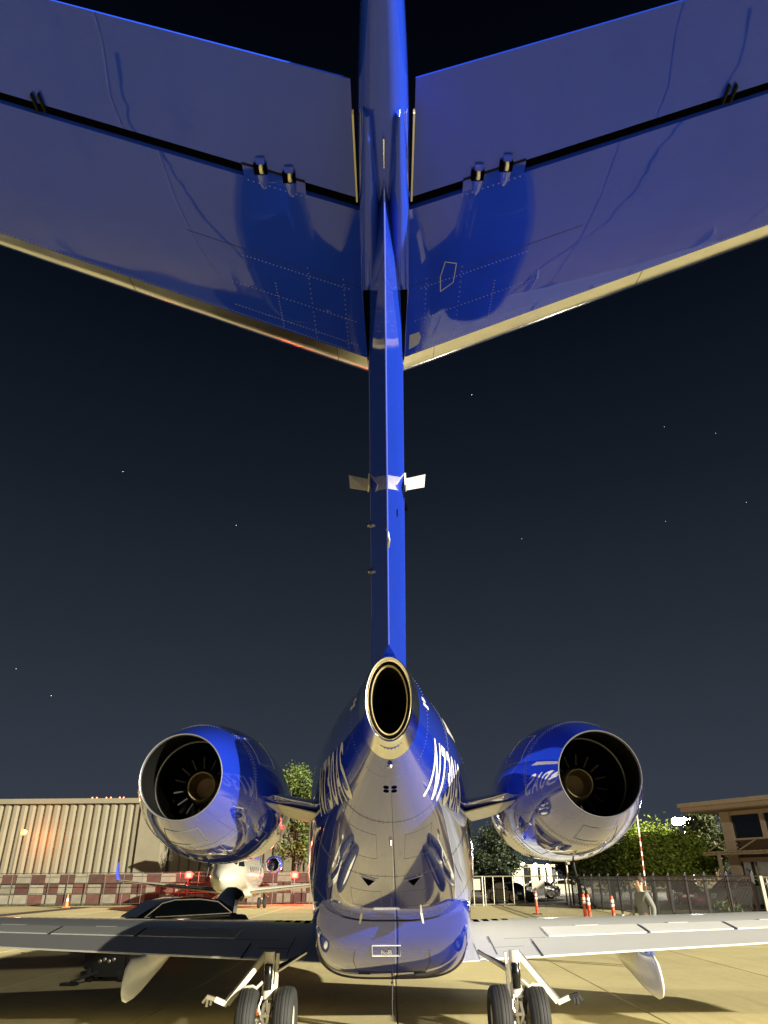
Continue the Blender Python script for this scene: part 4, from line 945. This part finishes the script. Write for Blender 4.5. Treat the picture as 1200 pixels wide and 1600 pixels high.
# car park lamps
LG = mat('lot_lamp_glow', (1, 1, .95), .4, emit=(1, .98, .9), estr=16)
for k, (px, py, D_) in enumerate(((792, 1346, 104), (815, 1351, 100), (835, 1353, 104), (854, 1354, 108), (869, 1355, 112), (884, 1356, 116), (893, 1352, 108), (899, 1354, 112))):
    p = at(px, py, y=D_); r = empty('lot_lamp', (p.x, D_, 0)); tag(r, 'small lit white lamp post in the row across the parking lot', 'lamp post', 'lamp posts across the parking lot')
    B(r, MB().tube([(p.x, D_, 0), (p.x, D_, p.z)], .07, 8), 'pole', GREY); B(r, MB().lathe([(-.15, .1), (0, .28), (.15, .25), (.25, .05)], (p.x+.1, D_-.1, p.z+.05), (0, 0, 1), 12, True), 'lamp_head', LG, True)
ld = bpy.data.lights.new('lot_light', 'POINT'); ld.energy = 2200; ld.color = (1, .95, .8); ld.shadow_soft_size = .4
lo = bpy.data.objects.new('lot_light', ld); C.objects.link(lo); lo.location = (19, 98, 4.2)
# pale low building behind the lot
p0, p1 = at(798, 1372, y=112), at(862, 1372, y=112)
lb = empty('low_pavilion', (p0.x, 112, 0)); tag(lb, 'pale low building with lit columns behind the parking lot', 'building')
B(lb, MB().box((p0.x, 113, 0), (p1.x+1, 118, 3.0)), 'back_wall', mat('pav_dark', (.05, .05, .045), .8))
B(lb, MB().box((p0.x-.4, 111.4, 3.0), (p1.x+1.4, 118.4, 3.35)), 'roof', TAN)
for px in (803, 813, 835, 850, 857): 
    x = at(px, 1372, y=112).x; B(lb, MB().box((x-.45, 111.6, 0), (x+.45, 112.4, 3.0)), 'column', mat('column_white', (.7, .66, .52), .6))
B(lb, MB().box((at(828, 1372, y=112).x, 112.0, .2), (at(845, 1372, y=112).x, 112.4, 1.3)), 'low_wall', MATS['column_white'])

# ================================================================== trees
def leafmat(n, c): return mat(n, c, .6, var=.7, vscale=1.4)
def tree(name, label, loc, hgt, rx, rz0, leaf_m, nleaf, trunk_h, lsize=.13, group='trees behind the fences', cone=False, seed=1, nclump=26):
    rnd = random.Random(seed); root = empty(name, loc); tag(root, label, 'tree', group)
    BARK = mat('bark', (.12, .085, .055), .9, var=.3, vscale=8)
    base = Vector((0, 0, 0)); ctr = Vector((0, 0, (hgt+trunk_h)/2)); hz_ = (hgt-trunk_h)/2
    mb = MB(); mb.tube([(0, 0, -.05), (.05, 0, trunk_h*.6), (-.05, .05, trunk_h*1.2), (0, 0, hgt*.7)], [rx*.075, rx*.06, rx*.045, .02], 8)
    clumps = []
    for i in range(nclump):
        while True:
            q = Vector((rnd.uniform(-1, 1), rnd.uniform(-1, 1), rnd.uniform(-1, 1)))
            if .25 < q.length < 1: break
        if cone: f = 1-.85*(q.z+1)/2; q = Vector((q.x*f, q.y*f, q.z))
        c = ctr+Vector((q.x*rx*.85, q.y*rx*.85, q.z*hz_*.9)); clumps.append((c, rnd.uniform(.22, .42)*rx*(.7 if cone else 1)))
        if i < 12: 
            m_ = Vector((0, 0, trunk_h*rnd.uniform(.6, 1.1))); mid = m_.lerp(c, .5)+Vector((0, 0, .1*rx)); mb.tube([m_, mid, c], [rx*.03, rx*.02, .012], 6)
    o = mb.build('trunk', BARK, None, True); o.parent = root
    vs = []; fs = []
    for i in range(nleaf):
        c, r = clumps[rnd.randrange(nclump)]
        d = Vector((rnd.gauss(0, 1), rnd.gauss(0, 1), rnd.gauss(0, .8))); d = d.normalized()*r*rnd.random()**.45*(1+.25*rnd.gauss(0, 1))
        p = c+d; a = Vector((rnd.gauss(0, 1), rnd.gauss(0, 1), rnd.gauss(0, .6))).normalized(); b = a.cross(Vector((rnd.gauss(0, 1), rnd.gauss(0, 1), rnd.gauss(0, 1)))).normalized()
        s = lsize*rnd.uniform(.6, 1.3); o_ = len(vs)
        vs += [p-a*s, p+b*s*.45, p+a*s, p-b*s*.45]; fs.append((o_, o_+1, o_+2, o_+3))
    me = bpy.data.meshes.new('crown'); me.from_pydata([tuple(v) for v in vs], [], fs); me.materials.append(leaf_m)
    o = bpy.data.objects.new('crown', me); C.objects.link(o); o.parent = root
    return root
LBR = leafmat('leaf_bright', (.34, .45, .06)); LMD = leafmat('leaf_mid', (.10, .145, .025)); LDK = leafmat('leaf_dark', (.022, .038, .012)); LOL = leafmat('leaf_olive', (.07, .085, .02))
p = at(1066, 1380, y=58); tree('shade_tree', 'bright green leafy tree lit below the light mast', (p.x, 58, 0), at(1066, 1308, y=58).z, 2.9, 0, LBR, 15000, 1.3, .14, seed=3, nclump=46)
p = at(1020, 1380, y=63); tree('shade_tree', 'yellow-green leafy tree rising behind the striped barrier arm', (p.x, 63, 0), at(1020, 1282, y=63).z, 2.9, 0, LBR, 13000, 1.2, .14, seed=5, nclump=40)
p = at(955, 1380, y=66); tree('shade_tree', 'dark green tree beneath the engine next to the gate pole', (p.x, 66, 0), at(955, 1300, y=66).z, 3.6, 0, LMD, 12000, 1.2, .16, seed=8, nclump=34)
p = at(905, 1380, y=74); tree('shade_tree', 'low dark tree at the far end of the black fence', (p.x, 74, 0), 4.6, 2.6, 0, LDK, 8000, 1.2, .16, seed=11)
p = at(1122, 1380, y=78); tree('shade_tree', 'tall dark tree behind the corner of the brick building', (p.x, 78, 0), at(1108, 1268, y=78).z, 3.0, 0, LOL, 10000, 2, .2, seed=12)
p = at(766, 1380, y=68); tree('evergreen', 'dark dense evergreen tree beside the metal gate', (p.x, 68, 0), at(766, 1335, y=68).z, 2.1, 0, LDK, 9000, .5, .14, seed=14, nclump=34)
p = at(785, 1380, y=82); tree('evergreen', 'taller dim tree behind the evergreen by the gate', (p.x, 82, 0), at(785, 1290, y=82).z, 3.2, 0, LDK, 7000, 1.5, .18, seed=15, nclump=34)
p = at(462, 1390, y=67.5); tree('shade_tree', 'tall feathery green tree growing in front of the hangar doors', (p.x, 67.3, 0), at(462, 1190, y=67.3).z, 3.0, 0, LMD, 14000, 2.4, .15, seed=21, nclump=40)
p = at(1145, 1420, y=33); tree('shrub', 'small green shrub at the foot of the brick building', (p.x, 33.5, 0), .8, .7, 0, LMD, 1500, .1, .07, 'shrubs by the building', seed=31, nclump=12)

# ================================================================== people
def skin_mesh(name, joints, edges, m, parent, root=0, sub=2):
    me = bpy.data.meshes.new(name); me.from_pydata([j[0] for j in joints], edges, []); o = bpy.data.objects.new(name, me); C.objects.link(o)
    sk = o.modifiers.new('skin', 'SKIN'); sk.use_smooth_shade = True
    for i, j in enumerate(joints):
        r = j[1]; me.skin_vertices[0].data[i].radius = r if isinstance(r, tuple) else (r, r)
        me.skin_vertices[0].data[i].use_root = (i == root)
    s2 = o.modifiers.new('sub', 'SUBSURF'); s2.levels = sub; s2.render_levels = sub
    me.materials.append(m); o.parent = parent; return o
SKIN = mat('skin', (.50, .30, .19), .5)
def person(label, loc, rz, pose, jacket, jeans, paper=True):
    root = empty('person', loc); root.rotation_euler = (0, 0, rz); tag(root, label, 'person')
    # local: faces -Y, left arm at +X
    if pose == 'walk':
        legs = {1: [(.10, -.02, .90), (.11, -.13, .50), (.11, -.16, .09), (.12, -.30, .05)], -1: [(-.10, .02, .90), (-.11, .02, .50), (-.11, .10, .10), (-.12, -.02, .05)]}
        arms = {1: [(.20, 0, 1.42), (.26, .10, 1.15), (.25, .06, .90), (.245, .03, .82)], -1: [(-.20, 0, 1.42), (-.27, -.02, 1.15), (-.25, -.22, 1.0), (-.245, -.29, .98)]}
    else:
        legs = {1: [(.10, 0, .90), (.13, 0, .50), (.15, .02, .09), (.16, -.12, .05)], -1: [(-.10, 0, .90), (-.13, 0, .50), (-.15, .02, .09), (-.16, -.12, .05)]}
        arms = {1: [(.20, 0, 1.42), (.34, -.10, 1.25), (.16, -.32, 1.55), (.10, -.36, 1.63)], -1: [(-.20, 0, 1.42), (-.34, -.10, 1.25), (-.16, -.32, 1.55), (-.10, -.36, 1.63)]}
    J_ = [((0, 0, .95), (.15, .11)), ((0, 0, 1.15), (.14, .10)), ((0, 0, 1.36), (.16, .105)), ((0, -.01, 1.48), .058), ((0, -.02, 1.54), .055), ((0, -.035, 1.60), (.070, .085)), ((0, -.03, 1.67), (.078, .098)), ((0, -.02, 1.735), (.06, .075))]
    E = [(i, i+1) for i in range(7)]
    for s in (1, -1):
        for chain, par, rad in ((legs[s], 0, (.085, .06, .042, .035)), (arms[s], 2, (.055, .042, .030, .024))):
            prev = par
            for q, r in zip(chain, rad): J_.append((q, r)); E.append((prev, len(J_)-1)); prev = len(J_)-1
            if par == 2:
                hd = Vector(chain[3]); d = (Vector(chain[3])-Vector(chain[2])).normalized(); side = Vector((0, 1, 0)) if abs(d.y) < .8 else Vector((0, 0, 1))
                pl = prev
                for f, (o_, ln) in enumerate(((-.03, .07), (-.01, .085), (.01, .08), (.03, .065))):
                    k1 = hd+d*.045+side*o_; k2 = k1+d*ln*.5+Vector((-.01*s, 0, 0)); k3 = k1+d*ln+Vector((-.025*s, 0, 0))
                    b0 = len(J_); J_ += [(tuple(k1), .010), (tuple(k2), .009), (tuple(k3), .008)]; E += [(pl, b0), (b0, b0+1), (b0+1, b0+2)]
                k1 = hd+d*.01-side*.045; b0 = len(J_); J_ += [(tuple(k1), .012), (tuple(k1+d*.045-side*.012), .009)]; E += [(pl, b0), (b0, b0+1)]
    skin_mesh('body', J_, E, SKIN, root)
    T = [((0, 0, .90), (.175, .135)), ((0, 0, 1.02), (.175, .135)), ((0, 0, 1.2), (.175, .13)), ((0, .0, 1.36), (.19, .125)), ((0, 0, 1.46), (.085, .08))]; E = [(i, i+1) for i in range(4)]
    for s in (1, -1):
        prev = 3
        ch = [Vector(v) for v in arms[s][:3]]; ch[2] = ch[2].lerp(ch[1], .12)
        for q, r in zip(ch, (.078, .062, .048)): T.append((tuple(q), r)); E.append((prev, len(T)-1)); prev = len(T)-1
    skin_mesh('jacket', T, E, jacket, root)
    T = [((0, 0, .98), (.155, .12)), ((0, 0, .90), (.15, .12))]; E = [(0, 1)]
    for s in (1, -1):
        prev = 1
        for q, r in zip(legs[s][:3], (.10, .075, .06)): T.append((q, r)); E.append((prev, len(T)-1)); prev = len(T)-1
    skin_mesh('jeans', T, E, jeans, root)
    for s in (1, -1):
        q = Vector(legs[s][2]); o = MB().loft([[Vector((q.x+wd*math.cos(a), y+q.y, max(.004, .05+hh*math.sin(a)))) for a in [2*math.pi*k/12 for k in range(12)]] for y, wd, hh in ((.08, .03, .04), (.05, .045, .055), (-.08, .05, .05), (-.18, .045, .04), (-.23, .015, .02))]).build('shoe', BK, None, True); o.parent = root; o.location.z = q.z-.09
    HAIR = mat('hair_brown', (.05, .03, .018), .7)
    mb = MB(); rings = []
    for z, k in ((1.64, .98), (1.69, 1.05), (1.74, .98), (1.78, .75), (1.80, .3)):
        rings.append([Vector((.088*k*math.cos(a), -.012+.105*k*math.sin(a)+(.028 if math.sin(a) < 0 and z < 1.75 else 0), z)) for a in [2*math.pi*q/18 for q in range(18)]])
    o = mb.loft(rings).build('hair', HAIR, None, True); o.parent = root
    for s in (1, -1):
        o = MB().lathe([(-.005, .004), (0, .011), (.006, .006)], (s*.032, -.128, 1.66), (0, -1, 0), 8, True).build('eye', DARK, None, True); o.parent = root
        o = MB().lathe([(-.008, .01), (0, .028), (.01, .022)], (s*.083, -.015, 1.645), (s, 0, 0), 10, True).build('ear', SKIN, None, True); o.parent = root
    o = MB().add([(0, -.125, 1.668), (-.016, -.122, 1.622), (.016, -.122, 1.622), (0, -.158, 1.628), (0, -.122, 1.612)], [(0, 1, 3), (0, 3, 2), (1, 4, 3), (3, 4, 2)]).build('nose', SKIN, None, True); o.parent = root
    o = MB().cbox((0, -.118, 1.592), (.045, .012, .008)).build('mouth', mat('lip', (.3, .12, .09), .5)); o.parent = root
    return root, arms
pr, arms = person('person in a grey jacket and blue jeans walking past the black fence holding white paper', (5.80, 18.6, 0), R(-78), 'walk', mat('grey_jacket', (.16, .165, .14), .85, var=.15), mat('blue_jeans', (.035, .065, .24), .85, var=.2))
h = Vector(arms[-1][3])
pa = empty('paper_sheet', (0, 0, 0))
o = MB().prism([(-.01, -.14, -.03), (-.012, .02, .05), (.012, .03, .02), (.01, -.13, -.07)], (.004, 0, .003)).build('paper_roll', mat('white_paper', (.85, .85, .8), .6)); bpy.data.objects.remove(pa)
o.name = 'paper_sheet'; tag(o, 'rolled white paper sheet held in the walking person\'s hand', 'paper')
mw = Matrix.Translation((5.80, 18.6, 0)) @ Matrix.Rotation(R(-78), 4, 'Z'); q = mw @ (h+Vector((0, -.09, .0))); o.location = q; o.rotation_euler = (0, 0, R(-78))

# ================================================================== apron floodlight whose second shadow falls across the slabs
MX, MY, MZ = 19., -46., 24.
fm = empty('apron_floodlight', (MX, MY, 0)); tag(fm, 'tall apron floodlight mast shining toward the jet tail', 'floodlight')
B(fm, MB().tube([(MX, MY, 0), (MX, MY, MZ)], [.22, .12], 10), 'mast', GREY); B(fm, MB().beam((MX-1, MY, MZ), (MX+1, MY, MZ), .12, .12), 'crossbar', GREY)
for dx in (-.8, 0, .8): B(fm, MB().lathe([(0, .1), (.1, .28), (.3, .3), (.32, 0)], (MX+dx, MY+.2, MZ+.2), (-.3, 1, -.4), 16), 'flood_head', HG, True)
ld = bpy.data.lights.new('apron_flood', 'SPOT'); ld.energy = 31000; ld.color = (1, .93, .76); ld.spot_size = R(80); ld.spot_blend = .4; ld.shadow_soft_size = .35
lo = bpy.data.objects.new('apron_flood', ld); C.objects.link(lo); lo.parent = fm; lo.location = (-.1, .9, MZ)
lo.rotation_euler = Vector((-19, 58, -22)).to_track_quat('-Z', 'Y').to_euler()
# stars
ST_M = mat('star_glow', (1, 1, 1), .5, emit=(1, 1, 1), estr=.08)
for px, py, r in ((737, 617, 1.3), (192, 737, 1.0), (369, 821, .9), (1166, 785, .9), (1118, 677, .8), (1038, 667, .7), (25, 1045, .8), (80, 1087, .9), (815, 842, .8), (1040, 815, .7)):
    d = (fwd+rgt*((px-600)/F_PX)+upv*((800-py)/F_PX)).normalized()
    o = MB().lathe([(-1, .05), (-.7, .7), (0, 1), (.7, .7), (1, .05)], (0, 0, 0), (0, 0, 1), 8, True).build('star', ST_M, None, True); o.location = CAM+d*1500; o.scale = (r*.75,)*3
    tag(o, 'faint small star in the dark night sky', 'star', 'stars in the night sky')
